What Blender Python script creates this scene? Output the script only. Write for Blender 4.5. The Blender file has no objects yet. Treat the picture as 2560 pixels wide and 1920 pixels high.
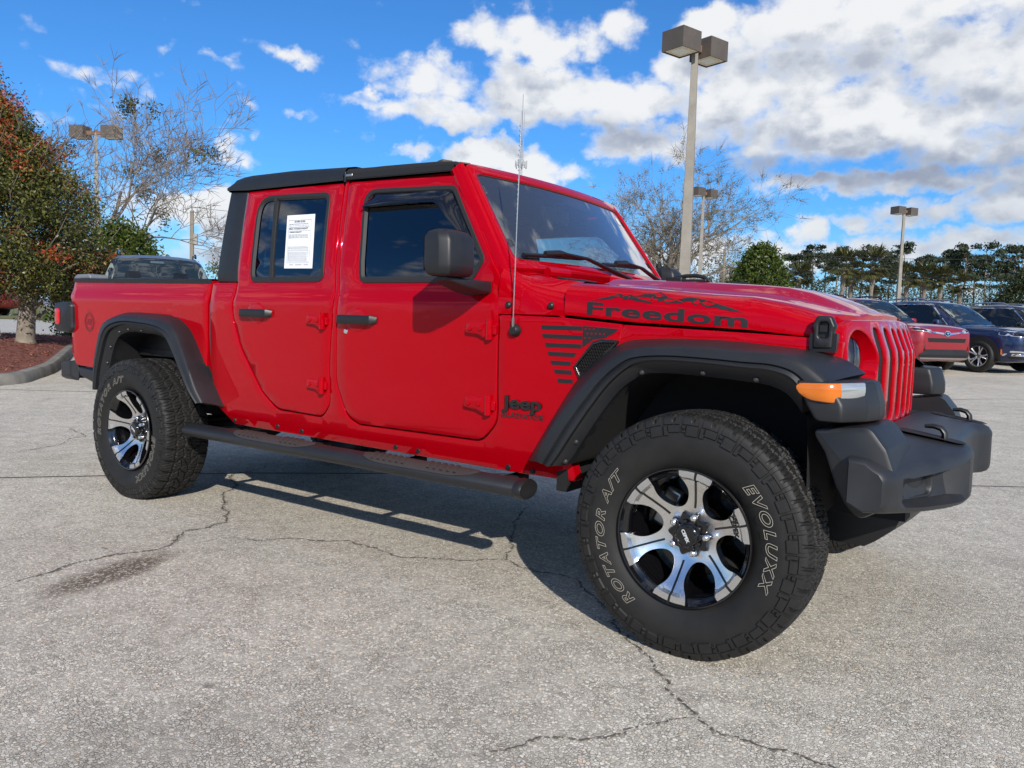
import bpy, bmesh, math, random
import numpy as np
from mathutils import Vector, Matrix
from mathutils.geometry import delaunay_2d_cdt
from mathutils.bvhtree import BVHTree
random.seed(7); RNG = np.random.default_rng(11)
sc = bpy.context.scene; COL = sc.collection
PI = math.pi

# ---------------------------------------------------------------- camera
CAM = np.array([1.0253, -3.4041, 1.1181]); YAW, PIT, ROL = 0.6174, 0.0785, 0.0307
def cam_axes():
    cy, sy, cp, sp = math.cos(YAW), math.sin(YAW), math.cos(PIT), math.sin(PIT)
    f = np.array([-sy*cp, cy*cp, -sp]); r = np.array([cy, sy, 0.]); u = np.cross(r, f)
    c, s = math.cos(ROL), math.sin(ROL)
    return c*r+s*u, -s*r+c*u, f
CR, CU, CF = cam_axes()
cd = bpy.data.cameras.new('camera'); cam = bpy.data.objects.new('camera', cd); COL.objects.link(cam)
cd.sensor_width = 36; cd.lens = 1967.87/2560*36; cd.clip_start = .05; cd.clip_end = 6000
M = Matrix(((CR[0], CU[0], -CF[0], CAM[0]), (CR[1], CU[1], -CF[1], CAM[1]), (CR[2], CU[2], -CF[2], CAM[2]), (0, 0, 0, 1)))
cam.matrix_world = M; sc.camera = cam
def at(px, py, s):
    "point seen at full-size pixel (px, py) at depth s: used to survey where far things stand"
    return CAM + s*(CF + CR*(px-1280)/1967.87 - CU*(py-960)/1967.87)

# ---------------------------------------------------------------- light
SUN_EL = 28.2; SUN_V = Vector((1.38, -1.25, 1.0)).normalized()
sd = bpy.data.lights.new('sun', 'SUN'); so = bpy.data.objects.new('sun', sd); COL.objects.link(so)
sd.energy = 5.0; sd.angle = math.radians(.55); sd.color = (1, .93, .83)
so.rotation_euler = (-SUN_V).to_track_quat('-Z', 'Y').to_euler()
sc.view_settings.view_transform = 'Standard'; sc.view_settings.look = 'None'
sc.view_settings.exposure = 0.0; sc.view_settings.gamma = 1
try:
    sc.cycles.max_bounces = 8; sc.cycles.transparent_max_bounces = 24; sc.cycles.use_denoising = True
except Exception: pass

# ---------------------------------------------------------------- node helpers
class NT:
    def __init__(s, tree): s.t = tree; s.n = tree.nodes; s.l = tree.links
    def new(s, typ, **kw):
        n = s.n.new(typ)
        for k, v in kw.items(): setattr(n, k, v)
        return n
    def put(s, sock, v):
        if isinstance(v, bpy.types.NodeSocket): s.l.new(v, sock)
        elif v is not None: sock.default_value = v
    def math(s, op, a, b=None, c=None, clamp=False):
        n = s.new('ShaderNodeMath', operation=op, use_clamp=clamp)
        for i, v in enumerate((a, b, c)):
            if v is not None: s.put(n.inputs[i], v)
        return n.outputs[0]
    def vmath(s, op, a, b=None, out=0):
        n = s.new('ShaderNodeVectorMath', operation=op); s.put(n.inputs[0], a)
        if b is not None: s.put(n.inputs[3 if op == 'SCALE' else 1], b)
        return n.outputs['Value'] if op in ('LENGTH', 'DOT_PRODUCT') else n.outputs[0]
    def ramp(s, fac, stops, interp='LINEAR'):
        n = s.new('ShaderNodeValToRGB'); n.color_ramp.interpolation = interp; s.put(n.inputs[0], fac)
        e = n.color_ramp.elements
        while len(e) < len(stops): e.new(.5)
        for k, (p, c) in enumerate(stops):
            e[k].position = p; e[k].color = (*c, 1) if len(c) == 3 else c
        return n.outputs[0]
    def mix(s, f, a, b, typ='RGBA', blend='MIX'):
        n = s.new('ShaderNodeMix', data_type=typ)
        if typ == 'RGBA': n.blend_type = blend
        i = {'RGBA': (0, 6, 7), 'FLOAT': (0, 2, 3), 'VECTOR': (0, 4, 5)}[typ]
        s.put(n.inputs[i[0]], f)
        for k, v in ((i[1], a), (i[2], b)):
            if isinstance(v, tuple) and typ == 'RGBA' and len(v) == 3: v = (*v, 1)
            s.put(n.inputs[k], v)
        return n.outputs[{'RGBA': 2, 'FLOAT': 0, 'VECTOR': 1}[typ]]
    def noise(s, vec, scale, detail=3, rough=.5, out=0, dist=0):
        n = s.new('ShaderNodeTexNoise'); s.put(n.inputs['Vector'], vec); n.inputs['Scale'].default_value = scale
        n.inputs['Detail'].default_value = detail; n.inputs['Roughness'].default_value = rough; n.inputs['Distortion'].default_value = dist
        return n.outputs[out]
    def smooth(s, v, a, b, lo=0., hi=1.):
        n = s.new('ShaderNodeMapRange', interpolation_type='SMOOTHSTEP')
        for i, x in enumerate((v, a, b, lo, hi)): s.put(n.inputs[i], x)
        return n.outputs[0]

# ---------------------------------------------------------------- sky
W = bpy.data.worlds.new('World'); sc.world = W; W.use_nodes = True
wn = NT(W.node_tree); wn.n.clear()
def azel(px, py):
    d = at(px, py, 1.)-CAM; d /= np.linalg.norm(d)
    return math.atan2(d[0], d[1]), math.asin(d[2])
# cumulus banks of that day: (pixel centre in the 2212-wide photo, half sizes in it, weight)
CLOUDS = [(1950, 10, 420, 110, 1.10), (1720, 110, 300, 110, 1.15), (2150, 150, 330, 190, 1.20), (1560, 190, 260, 120, 1.10), (1800, 260, 330, 110, 1.20), (2120, 320, 260, 70, 1.10), (1330, 215, 290, 85, 1.10), (1440, 300, 230, 50, 1.10),
          (1150, 200, 190, 80, 1.20), (1110, 60, 140, 66, 1.05), (1180, 100, 90, 60, 0.90), (1290, 85, 55, 60, 0.75), (1360, 60, 70, 70, 0.80), (1530, 70, 120, 55, 0.95),
          (940, 175, 140, 66, 1.10), (950, 245, 170, 50, 1.20), (800, 215, 130, 25, 0.80), (1030, 270, 60, 30, 0.70),
          (1080, 345, 220, 44, 1.10), (900, 345, 90, 28, 0.80), (1240, 360, 70, 30, 0.70),
          (470, 138, 105, 22, 0.68), (360, 112, 35, 20, 0.48), (510, 122, 40, 22, 0.56), (625, 112, 60, 22, 0.60), (545, 278, 75, 22, 0.58), (505, 300, 50, 45, 0.50), (525, 345, 75, 20, 0.64), (490, 320, 50, 20, 0.56), (545, 222, 40, 16, 0.48), (635, 240, 36, 16, 0.50), (345, 220, 20, 10, 0.32), (715, 278, 18, 8, 0.40),
          (215, 165, 110, 28, 0.60), (300, 210, 45, 35, 0.48), (300, 250, 90, 18, 0.50), (120, 190, 70, 30, 0.48),
          (410, 455, 110, 60, 1.20), (300, 480, 110, 70, 1.00), (500, 490, 120, 60, 1.10), (450, 555, 230, 45, 1.00), (250, 570, 160, 45, 0.80),
          (1735, 510, 62, 42, 1.20), (1760, 550, 90, 32, 1.00), (1690, 545, 60, 36, 0.90), (1800, 408, 210, 30, 0.95), (2050, 398, 300, 44, 1.15), (2010, 465, 240, 38, 1.00), (2190, 450, 170, 60, 1.10), (2110, 525, 290, 36, 0.95), (1900, 520, 120, 22, 0.55), (1830, 485, 80, 18, 0.75), (1460, 560, 300, 60, 0.80), (1600, 520, 120, 30, 0.60), (2380, 300, 200, 300, 1.00)]
# their grey undersides, where the bank above keeps the sun off: (centre, half sizes, weight)
UNDER = [(1760, 352, 320, 32, .95), (2010, 366, 260, 36, .95), (1330, 275, 230, 30, .45), (1500, 325, 160, 24, .4), (2140, 205, 70, 22, .35), (1690, 290, 110, 24, .35), (2060, 405, 300, 44, .55), (2100, 480, 280, 50, .45), (1990, 520, 240, 34, .4), (960, 275, 170, 18, .35), (1900, 130, 260, 26, .15), (1230, 305, 180, 20, .3), (2240, 310, 120, 40, .4), (1560, 110, 90, 40, .25), (1780, 400, 130, 20, .35), (480, 470, 60, 30, .25), (440, 560, 260, 26, .4), (1070, 220, 60, 30, .3)]
g = bpy.data.node_groups.new('cloud_density', 'ShaderNodeTree')
g.interface.new_socket('Vector', in_out='INPUT', socket_type='NodeSocketVector')
g.interface.new_socket('Density', in_out='OUTPUT', socket_type='NodeSocketFloat')
gn = NT(g); gi = gn.new('NodeGroupInput'); go = gn.new('NodeGroupOutput'); P0 = gi.outputs[0]
acc = None
warp = gn.vmath('SCALE', gn.vmath('SUBTRACT', gn.noise(P0, 9, 3, .6, out=1), (.5, .5, .5)), .065)
P1 = gn.vmath('ADD', gn.vmath('ADD', P0, warp), gn.vmath('SCALE', gn.vmath('SUBTRACT', gn.noise(P0, 38, 4, .65, out=1), (.5, .5, .5)), .034))
for (cx, cy, rx, ry, wt) in CLOUDS:
    a, e = azel(cx*1.15732, cy*1.15732); k = 1.15732/1967.87
    v = gn.vmath('SUBTRACT', P1, (a, e, 0)); v = gn.vmath('MULTIPLY', v, (1/(rx*k*.93), 1/(ry*k), 0))
    d = gn.smooth(gn.vmath('LENGTH', v), 1.35, .15, 0, wt)
    acc = d if acc is None else gn.math('MAXIMUM', acc, d)
# elsewhere on the sky dome: scattered fair-weather cloud, thinner high up
sp = gn.new('ShaderNodeSeparateXYZ'); gn.put(sp.inputs[0], P0)
far = gn.smooth(gn.math('ABSOLUTE', gn.math('ADD', sp.outputs[0], YAW)), .70, .95)
hi = gn.smooth(sp.outputs[1], .52, .75)
els = gn.math('MAXIMUM', far, hi)
big = gn.noise(P0, 3.4, 2, .5)
low = gn.math('ADD', gn.smooth(sp.outputs[1], .42, .10, .22, .50), gn.smooth(sp.outputs[1], .62, .9, 0, .26))
els_d = gn.math('MULTIPLY', gn.math('ADD', gn.math('MULTIPLY', gn.math('SUBTRACT', big, .5), 3.2), low), els)
acc = gn.math('MAXIMUM', acc, gn.math('MINIMUM', els_d, 1.))
st = gn.vmath('MULTIPLY', P0, (1., 1.45, 1.))
n1 = gn.noise(st, 13, 7, .60); n2 = gn.noise(st, 46, 5, .62)
def puff(sc_, sm, k):
    v = gn.new('ShaderNodeTexVoronoi', feature='F1'); v.inputs['Scale'].default_value = sc_
    gn.put(v.inputs['Vector'], gn.vmath('ADD', st, gn.vmath('SCALE', gn.vmath('SUBTRACT', gn.noise(P0, sc_*.8, 3, .6, out=1), (.5, .5, .5)), .9/sc_)))
    return gn.math('MULTIPLY', gn.math('SUBTRACT', .40, v.outputs['Distance']), k)
acc = gn.math('ADD', gn.math('ADD', acc, .10), gn.math('ADD', puff(15, .5, .85), puff(33, .5, .55)))
dd = gn.math('ADD', acc, gn.math('ADD', gn.math('MULTIPLY', gn.math('SUBTRACT', n1, .5), 1.45), gn.math('MULTIPLY', gn.math('SUBTRACT', n2, .5), .6)))
gn.put(go.inputs[0], dd)
g2 = bpy.data.node_groups.new('cloud_underside', 'ShaderNodeTree')
g2.interface.new_socket('Vector', in_out='INPUT', socket_type='NodeSocketVector')
g2.interface.new_socket('Shade', in_out='OUTPUT', socket_type='NodeSocketFloat')
un = NT(g2); ui = un.new('NodeGroupInput'); uo = un.new('NodeGroupOutput'); UP = ui.outputs[0]; ua = None
UP = un.vmath('ADD', UP, un.vmath('SCALE', un.vmath('SUBTRACT', un.noise(UP, 11, 4, .6, out=1), (.5, .5, .5)), .085))
for (cx, cy, rx, ry, wt) in UNDER:
    a, e = azel(cx*1.15732, cy*1.15732); k = 1.15732/1967.87
    v = un.vmath('SUBTRACT', UP, (a, e, 0)); v = un.vmath('MULTIPLY', v, (1/(rx*k*.93), 1/(ry*k), 0))
    d = un.smooth(un.vmath('LENGTH', v), 1.5, .1, 0, wt)
    ua = d if ua is None else un.math('MAXIMUM', ua, d)
un.put(uo.inputs[0], ua)
tc = wn.new('ShaderNodeTexCoord'); sx = wn.new('ShaderNodeSeparateXYZ')
nv = wn.vmath('NORMALIZE', tc.outputs['Generated']); wn.put(sx.inputs[0], nv)
az = wn.math('ARCTAN2', sx.outputs[0], sx.outputs[1]); el = wn.math('ARCSINE', sx.outputs[2])
cv = wn.new('ShaderNodeCombineXYZ'); wn.put(cv.inputs[0], az); wn.put(cv.inputs[1], el)
def dens(off):
    n = wn.new('ShaderNodeGroup'); n.node_tree = g
    wn.put(n.inputs[0], wn.vmath('ADD', cv.outputs[0], off)); return n.outputs[0]
D0 = dens((0, 0, 0)); D1 = dens((.008, .042, 0)); D2 = D1
alpha = wn.smooth(D0, .20, .92)
ugr = wn.new('ShaderNodeGroup'); ugr.node_tree = g2; wn.put(ugr.inputs[0], cv.outputs[0])
lit = wn.smooth(wn.math('SUBTRACT', wn.math('ADD', wn.math('MULTIPLY', D1, .55), wn.math('MULTIPLY', D2, .45)), wn.math('MULTIPLY', D0, .55)), .02, .85)
edge = wn.smooth(D0, .45, 1.15)
shade = wn.math('ADD', wn.math('MULTIPLY', wn.math('MULTIPLY', lit, edge), .58), wn.math('MULTIPLY', ugr.outputs[0], .72), clamp=True)
skyn = wn.new('ShaderNodeTexSky', sky_type='NISHITA', sun_disc=False)
skyn.sun_elevation = math.radians(SUN_EL); skyn.sun_rotation = math.radians(132); skyn.air_density = 1.0; skyn.dust_density = .25; skyn.ozone_density = 2.2
SKY_S = .105
skyc = wn.mix(1.0, skyn.outputs[0], (.36, .86, 1.40), blend='MULTIPLY')
cloudc = wn.ramp(shade, [(0, (8.6, 8.7, 8.8)), (.22, (6.9, 7.2, 7.65)), (.55, (4.7, 5.1, 5.9)), (.85, (3.5, 3.95, 4.9)), (1, (3.1, 3.5, 4.5))])
skym = wn.mix(wn.math('MULTIPLY', alpha, .97), skyc, cloudc)
skym = wn.mix(wn.math('MULTIPLY', wn.smooth(el, .16, -.01), .45), skym, (5.2, 6.3, 7.6))
below = wn.smooth(el, -.02, -.10)
skym = wn.mix(below, skym, (1.6, 1.6, 1.5))
bg = wn.new('ShaderNodeBackground'); bg.inputs[1].default_value = SKY_S; wn.put(bg.inputs[0], skym)
ow = wn.new('ShaderNodeOutputWorld'); wn.put(ow.inputs[0], bg.outputs[0])

# ---------------------------------------------------------------- materials
MATS = {}
def mat(name, col=(.5, .5, .5), rough=.5, stint=None,  metal=0, coat=0, coat_r=.03, spec=.5, trans=0, emit=None, var=0, vscale=8, bump=0, bscale=60, rvar=0, sheen=0):
    if name in MATS: return MATS[name]
    m = bpy.data.materials.new(name); m.use_nodes = True; t = NT(m.node_tree); b = t.n['Principled BSDF']
    I = b.inputs; I['Base Color'].default_value = (*col, 1); I['Roughness'].default_value = rough; I['Metallic'].default_value = metal
    I['Coat Weight'].default_value = coat; I['Coat Roughness'].default_value = coat_r; I['Specular IOR Level'].default_value = spec
    I['Transmission Weight'].default_value = trans
    if stint: I['Specular Tint'].default_value = (*stint, 1)
    if emit: I['Emission Color'].default_value = (*emit[0], 1); I['Emission Strength'].default_value = emit[1]
    if var or bump or rvar:
        tcn = t.new('ShaderNodeTexCoord').outputs['Object']
        if var or rvar:
            n = t.noise(tcn, vscale, 5, .6)
            if var:
                f = t.ramp(n, [(.25, tuple(c*(1-var) for c in col)), (.75, tuple(min(1, c*(1+var)) for c in col))]); t.put(I['Base Color'], f)
            if rvar: t.put(I['Roughness'], t.math('ADD', t.math('MULTIPLY', t.math('SUBTRACT', n, .5), rvar*2), rough))
        if bump:
            bn = t.new('ShaderNodeBump'); bn.inputs['Strength'].default_value = bump; bn.inputs['Distance'].default_value = .002
            t.put(bn.inputs['Height'], t.noise(tcn, bscale, 4, .6)); t.put(I['Normal'], bn.outputs[0])
    MATS[name] = m; return m
def glass(name, tint=(.1, .12, .13), refl=1.0, ior=1.5, haze=0.0):
    m = bpy.data.materials.new(name); m.use_nodes = True; t = NT(m.node_tree); t.n.clear()
    fr = t.new('ShaderNodeFresnel'); fr.inputs[0].default_value = ior
    tr = t.new('ShaderNodeBsdfTransparent'); tr.inputs[0].default_value = (*tint, 1)
    gl = t.new('ShaderNodeBsdfGlossy'); gl.inputs['Roughness'].default_value = 0.0; gl.inputs[0].default_value = (.95, .97, 1, 1)
    mx = t.new('ShaderNodeMixShader'); f = t.math('MULTIPLY', fr.outputs[0], refl, clamp=True)
    t.put(mx.inputs[0], f); t.put(mx.inputs[1], tr.outputs[0]); t.put(mx.inputs[2], gl.outputs[0])
    last = mx.outputs[0]
    if haze:
        df = t.new('ShaderNodeBsdfDiffuse'); df.inputs[0].default_value = (.5, .52, .52, 1)
        m2 = t.new('ShaderNodeMixShader'); m2.inputs[0].default_value = haze; t.put(m2.inputs[1], last); t.put(m2.inputs[2], df.outputs[0]); last = m2.outputs[0]
    o = t.new('ShaderNodeOutputMaterial'); t.put(o.inputs[0], last); MATS[name] = m; return m
RED = mat('red_car_paint', (.365, .0002, .0050), .03, stint=(1, .08, .16), coat=.16, coat_r=.0, spec=.85)
_t = NT(RED.node_tree); _b = _t.new('ShaderNodeBump'); _b.inputs['Strength'].default_value = .30; _b.inputs['Distance'].default_value = .005  # slight waviness of pressed sheet metal
_m = _t.vmath('MULTIPLY', _t.new('ShaderNodeTexCoord').outputs['Object'], (.8, 1., 2.6)); _t.put(_b.inputs['Height'], _t.noise(_m, 3.2, 2, .5)); _t.put(_t.n['Principled BSDF'].inputs['Normal'], _b.outputs[0]); _t.put(_t.n['Principled BSDF'].inputs['Coat Normal'], _b.outputs[0])
RED_IN = mat('red_inner_metal', (.30, .003, .012), .45)
BLK = mat('black_textured_plastic', (.0130, .0140, .0165), .47, spec=.5, var=.25, vscale=5, bump=.10, bscale=700, rvar=.08)
BLKD = mat('dark_underbody', (.006, .006, .007), .8)
BLKG = mat('gloss_black', (.004, .004, .005), .12, coat=.6)
BLKS = mat('satin_black', (.011, .011, .012), .42)
SEAL = mat('rubber_seal', (.016, .016, .017), .6)
ROOFB = mat('black_hardtop_vinyl', (.0105, .0125, .0155), .48, bump=.3, bscale=300, var=.15)
ROOFF = mat('black_fabric_roof', (.006, .006, .007), .85, bump=.2, bscale=500)
RUB = mat('tyre_rubber', (.0115, .0112, .0108), .62, spec=.4, var=.35, vscale=14, bump=.1, bscale=200)
SIL = mat('machined_aluminium', (.80, .80, .79), .24, metal=1, rvar=.05, vscale=30)
SILD = mat('brushed_steel', (.45, .45, .44), .35, metal=1)
CHR = mat('chrome', (.85, .85, .86), .08, metal=1)
LET = mat('tyre_letter_white', (.36, .33, .27), .7)
DECAL = mat('matte_black_decal', (.011, .010, .012), .5)
DECALG = mat('dark_grey_decal', (.045, .014, .018), .45)
TINT = glass('tinted_window_glass', (.04, .055, .07), 2.1, 1.5)
WSG = glass('windshield_glass', (.52, .60, .59), 2.6, 1.5, haze=.055)
CLEAR = glass('clear_lens', (.75, .77, .78), 1.2)
PAPER = mat('white_paper', (.78, .80, .82), .6)
INK = mat('black_ink', (.03, .03, .035), .6)
AMB = mat('amber_lens', (.60, .145, .002), .18, coat=1, spec=.6)
WLENS = mat('ribbed_clear_lens', (.50, .52, .52), .12, metal=.6, coat=1)
TAILR = mat('red_tail_lens', (.50, .004, .008), .12, coat=1)
INTR = mat('dark_interior', (.018, .018, .02), .7)
RUST = mat('rusty_brake_disc', (.22, .12, .07), .5, metal=.6, var=.3, vscale=25)

# ---------------------------------------------------------------- mesh helpers
def link(name, me, m, parent=None, smooth=35):
    o = bpy.data.objects.new(name, me); COL.objects.link(o)
    ms = m if isinstance(m, (list, tuple)) else [m]
    for k in ms: me.materials.append(k)
    if smooth is not None:
        me.polygons.foreach_set('use_smooth', [True]*len(me.polygons))
        if smooth < 180: me.set_sharp_from_angle(angle=math.radians(smooth))
    if parent is not None: o.parent = parent
    return o
class MB:
    def __init__(s): s.v = []; s.f = []; s.mi = []
    def add(s, v, f, mi=0):
        o = len(s.v); s.v.extend([tuple(map(float, p)) for p in v]); s.f.extend([tuple(int(i)+o for i in q) for q in f]); s.mi.extend([mi]*len(f)); return s
    def grid(s, rows, closed_u=False, closed_v=False, mi=0, cap=False):
        rows = [[tuple(p) for p in r] for r in rows]; n = len(rows[0]); m = len(rows); f = []
        for i in range(m if closed_v else m-1):
            for j in range(n if closed_u else n-1):
                a, b = i*n+j, i*n+(j+1) % n; i2 = (i+1) % m
                f.append((a, b, i2*n+(j+1) % n, i2*n+j))
        if cap: f.append(tuple(range(n))[::-1]); f.append(tuple((m-1)*n+j for j in range(n)))
        return s.add([p for r in rows for p in r], f, mi)
    def box(s, c, d, rot=None, mi=0):
        v = [Vector((x*d[0]/2, y*d[1]/2, z*d[2]/2)) for x in (-1, 1) for y in (-1, 1) for z in (-1, 1)]
        if rot is not None: v = [rot @ p for p in v]
        return s.add([p+Vector(c) for p in v], [(0, 1, 3, 2), (4, 6, 7, 5), (0, 4, 5, 1), (2, 3, 7, 6), (0, 2, 6, 4), (1, 5, 7, 3)], mi)
    def tube(s, pts, r, n=8, mi=0, cap=True, sq=None, twist=0):
        pts = [Vector(p) for p in pts]; rr = r if isinstance(r, (list, tuple)) else [r]*len(pts); rows = []; up = None
        for i, p in enumerate(pts):
            t = (pts[min(i+1, len(pts)-1)]-pts[max(i-1, 0)]).normalized()
            if up is None: up = Vector((0, 0, 1)) if abs(t.z) < .9 else Vector((1, 0, 0))
            a = t.cross(up); a.normalize(); b = a.cross(t); up = b
            k = sq or (1, 1)
            rows.append([p+a*math.cos(2*PI*j/n+twist)*rr[i]*k[0]+b*math.sin(2*PI*j/n+twist)*rr[i]*k[1] for j in range(n)])
        return s.grid(rows, closed_u=True, mi=mi, cap=cap)
    def lathe(s, prof, n=48, c=(0, 0, 0), axis='y', mi=0, a0=0, a1=2*PI):
        full = abs(a1-a0-2*PI) < 1e-6; rows = []
        for r, h in prof:
            row = []
            for j in range(n if full else n+1):
                t = a0+(a1-a0)*j/n; x, z = r*math.cos(t), r*math.sin(t)
                q = {'y': (x, h, z), 'x': (h, x, z), 'z': (x, z, h)}[axis]
                row.append((q[0]+c[0], q[1]+c[1], q[2]+c[2]))
            rows.append(row)
        return s.grid(rows, closed_u=full, mi=mi)
    def build(s, name, m, parent=None, smooth=35, bevel=0, mirror=False, seg=2, recalc=True):
        v = [(x, -y, z) for x, y, z in s.v] if mirror else s.v
        f = [q[::-1] for q in s.f] if mirror else s.f
        me = bpy.data.meshes.new(name); me.from_pydata(v, [], f)
        if any(s.mi): me.polygons.foreach_set('material_index', s.mi)
        if recalc:
            b = bmesh.new(); b.from_mesh(me); bmesh.ops.recalc_face_normals(b, faces=b.faces); b.to_mesh(me); b.free()
        me.update()
        o = link(name, me, m, parent, smooth)
        if bevel:
            md = o.modifiers.new('bevel', 'BEVEL'); md.width = bevel; md.segments = seg; md.limit_method = 'ANGLE'; md.angle_limit = math.radians(28); md.harden_normals = False
        return o
def empty(name, loc=(0, 0, 0), rz=0, **props):
    o = bpy.data.objects.new(name, None); COL.objects.link(o); o.location = loc; o.rotation_euler.z = rz; o.empty_display_size = .3
    for k, v in props.items(): o[k] = v
    return o
def tag(o, label, cat, group=None, kind=None):
    o['label'] = label; o['category'] = cat
    if group: o['group'] = group
    if kind: o['kind'] = kind
    return o
def rpoly(pts, r=.03, seg=6, step=.06):
    "closed outline through pts (x, y[, radius]) with filleted corners, densely sampled, counter-clockwise"
    P = [np.array(p[:2], float) for p in pts]; R = [p[2] if len(p) > 2 else r for p in pts]; out = []; n = len(P)
    for i in range(n):
        a, b, c = P[i-1], P[i], P[(i+1) % n]; u = a-b; w = c-b; lu, lw = np.linalg.norm(u), np.linalg.norm(w); u /= lu; w /= lw
        ang = math.acos(max(-1, min(1, float(u@w)))); rr = R[i]
        if rr <= 0 or ang > 3.1: out.append(b); continue
        t = min(rr/math.tan(ang/2), lu*.48, lw*.48)
        p, q = b+u*t, b+w*t
        for k in range(seg+1):
            s = k/seg; out.append((1-s)**2*p+2*s*(1-s)*b+s*s*q)
    res = []
    for i in range(len(out)):
        a, b = out[i], out[(i+1) % len(out)]; L = np.linalg.norm(b-a)
        if L < 1e-5: continue
        k = max(1, int(math.ceil(L/step)))
        for j in range(k): res.append(a+(b-a)*j/k)
    A = np.array(res); x, y = A[:, 0], A[:, 1]
    if (x*np.roll(y, -1)-np.roll(x, -1)*y).sum() < 0: A = A[::-1]
    return A
def inset(A, e):
    d = np.roll(A, -1, 0)-A; d /= np.linalg.norm(d, axis=1, keepdims=True)+1e-12
    nl = np.stack([-d[:, 1], d[:, 0]], 1); m = nl+np.roll(nl, 1, 0); L = np.linalg.norm(m, axis=1, keepdims=True)+1e-9; m /= L
    k = 1/np.clip((m*nl).sum(1, keepdims=True), .6, 1); return A+m*e*k
def inside(P, poly):
    x, y = P[:, 0], P[:, 1]; c = np.zeros(len(P), bool); n = len(poly)
    for i in range(n):
        x1, y1 = poly[i]; x2, y2 = poly[(i+1) % n]
        if y1 == y2: continue
        k = ((y1 > y) != (y2 > y)) & (x < (x2-x1)*(y-y1)/(y2-y1)+x1); c ^= k
    return c
def dist_poly(P, poly):
    A = poly; B = np.roll(poly, -1, 0); d = np.full(len(P), 9e9)
    for a, b in zip(A, B):
        ab = b-a; t = np.clip(((P-a)@ab)/(ab@ab+1e-15), 0, 1); d = np.minimum(d, np.linalg.norm(P-(a+t[:, None]*ab), axis=1))
    return d
def triangulate(loops, step, us=None, vs=None):
    al = np.concatenate(loops); lo, hi = al.min(0), al.max(0); outer = loops[0]
    ux = np.arange(lo[0], hi[0], step) if us is None else np.array(us); vx = np.arange(lo[1], hi[1], step) if vs is None else np.array(vs)
    G = np.stack(np.meshgrid(ux, vx), -1).reshape(-1, 2); k = inside(G, outer)
    for h in loops[1:]: k &= ~inside(G, h)
    G = G[k]; k = np.ones(len(G), bool)
    for h in loops: k &= dist_poly(G, h) > step*.3
    G = G[k]; V = np.concatenate([al, G]); E = []; o = 0
    for h in loops: E += [(o+i, o+(i+1) % len(h)) for i in range(len(h))]; o += len(h)
    r = delaunay_2d_cdt([Vector(p) for p in V], E, [], 0, 1e-7)
    nv = np.array([tuple(p) for p in r[0]]); F = np.array([t for t in r[2] if len(t) == 3]); c = nv[F].mean(1)
    k = inside(c, outer)
    for h in loops[1:]: k &= ~inside(c, h)
    F = F[k]; T = nv[F]; ar = (T[:, 1, 0]-T[:, 0, 0])*(T[:, 2, 1]-T[:, 0, 1])-(T[:, 1, 1]-T[:, 0, 1])*(T[:, 2, 0]-T[:, 0, 0])
    F[ar < 0] = F[ar < 0][:, ::-1]; return nv, F
def panel(mb, out, holes, f, e=.004, d=.022, step=.05, us=None, vs=None, mi=0, hole_d=None, back=False):
    "sheet-metal panel: outline and holes in (u, v), f(u, v, depth) -> xyz; edges roll over by e and return inwards by d"
    loops0 = [out]+[h[::-1] for h in holes]; loops = [inset(A, e) for A in loops0] if e > 0 else loops0
    nv, F = triangulate(loops, step, us, vs)
    a = np.array(f(nv[0, 0], nv[0, 1], 0)); b1 = np.array(f(nv[0, 0]+.001, nv[0, 1], 0))-a; b2 = np.array(f(nv[0, 0], nv[0, 1]+.001, 0))-a; bo = a-np.array(f(nv[0, 0], nv[0, 1], .001))
    flip = float(np.cross(b1, b2)@bo) < 0
    V = [f(p[0], p[1], 0) for p in nv]; Fs = [tuple(t) for t in F]
    for li, (L0, L1) in enumerate(zip(loops0, loops)):
        if d <= 0: continue
        dd = d if (li == 0 or hole_d is None) else hole_d
        n = len(L0); o1 = len(V)
        idx = []
        key = {(round(p[0], 6), round(p[1], 6)): i for i, p in enumerate(nv)}
        for p in L1: idx.append(key.get((round(p[0], 6), round(p[1], 6)), -1))
        for i, k in enumerate(idx):
            if k < 0: idx[i] = int(np.argmin(((nv-L1[i])**2).sum(1)))
        mid = (L0+L1)/2
        V += [f(p[0]*.45+q[0]*.55-(0), p[1]*.45+q[1]*.55, e*.22) for p, q in zip(L0, L1)]; o2 = len(V)
        V += [f(p[0], p[1], e) for p in L0]; o3 = len(V)
        V += [f(p[0], p[1], dd) for p in L0]
        for i in range(n):
            j = (i+1) % n
            Fs += [(idx[i], o1+i, o1+j, idx[j]), (o1+i, o2+i, o2+j, o1+j), (o2+i, o3+i, o3+j, o2+j)]
    if flip: Fs = [q[::-1] for q in Fs]
    return mb.add(V, Fs, mi)
def flat(mb, out, holes, f, step=.04, mi=0, us=None, vs=None):
    nv, F = triangulate([out]+[h[::-1] for h in holes], step, us, vs)
    return mb.add([f(p[0], p[1]) for p in nv], [tuple(t) for t in F], mi)
def text_tris(body, size=1., shear=0, bold=0., spacing=1.):
    cu = bpy.data.curves.new('t', 'FONT'); cu.body = body; cu.size = size; cu.shear = shear; cu.offset = bold; cu.space_character = spacing; cu.resolution_u = 4
    o = bpy.data.objects.new('t', cu); COL.objects.link(o); bpy.context.view_layer.update()
    me = bpy.data.meshes.new_from_object(o.evaluated_get(bpy.context.evaluated_depsgraph_get()))
    v = np.array([tuple(p.co) for p in me.vertices])[:, :2]; f = [tuple(p.vertices) for p in me.polygons]
    bpy.data.objects.remove(o); bpy.data.curves.remove(cu); bpy.data.meshes.remove(me)
    v[:, 0] -= v[:, 0].min(); return v, f
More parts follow.
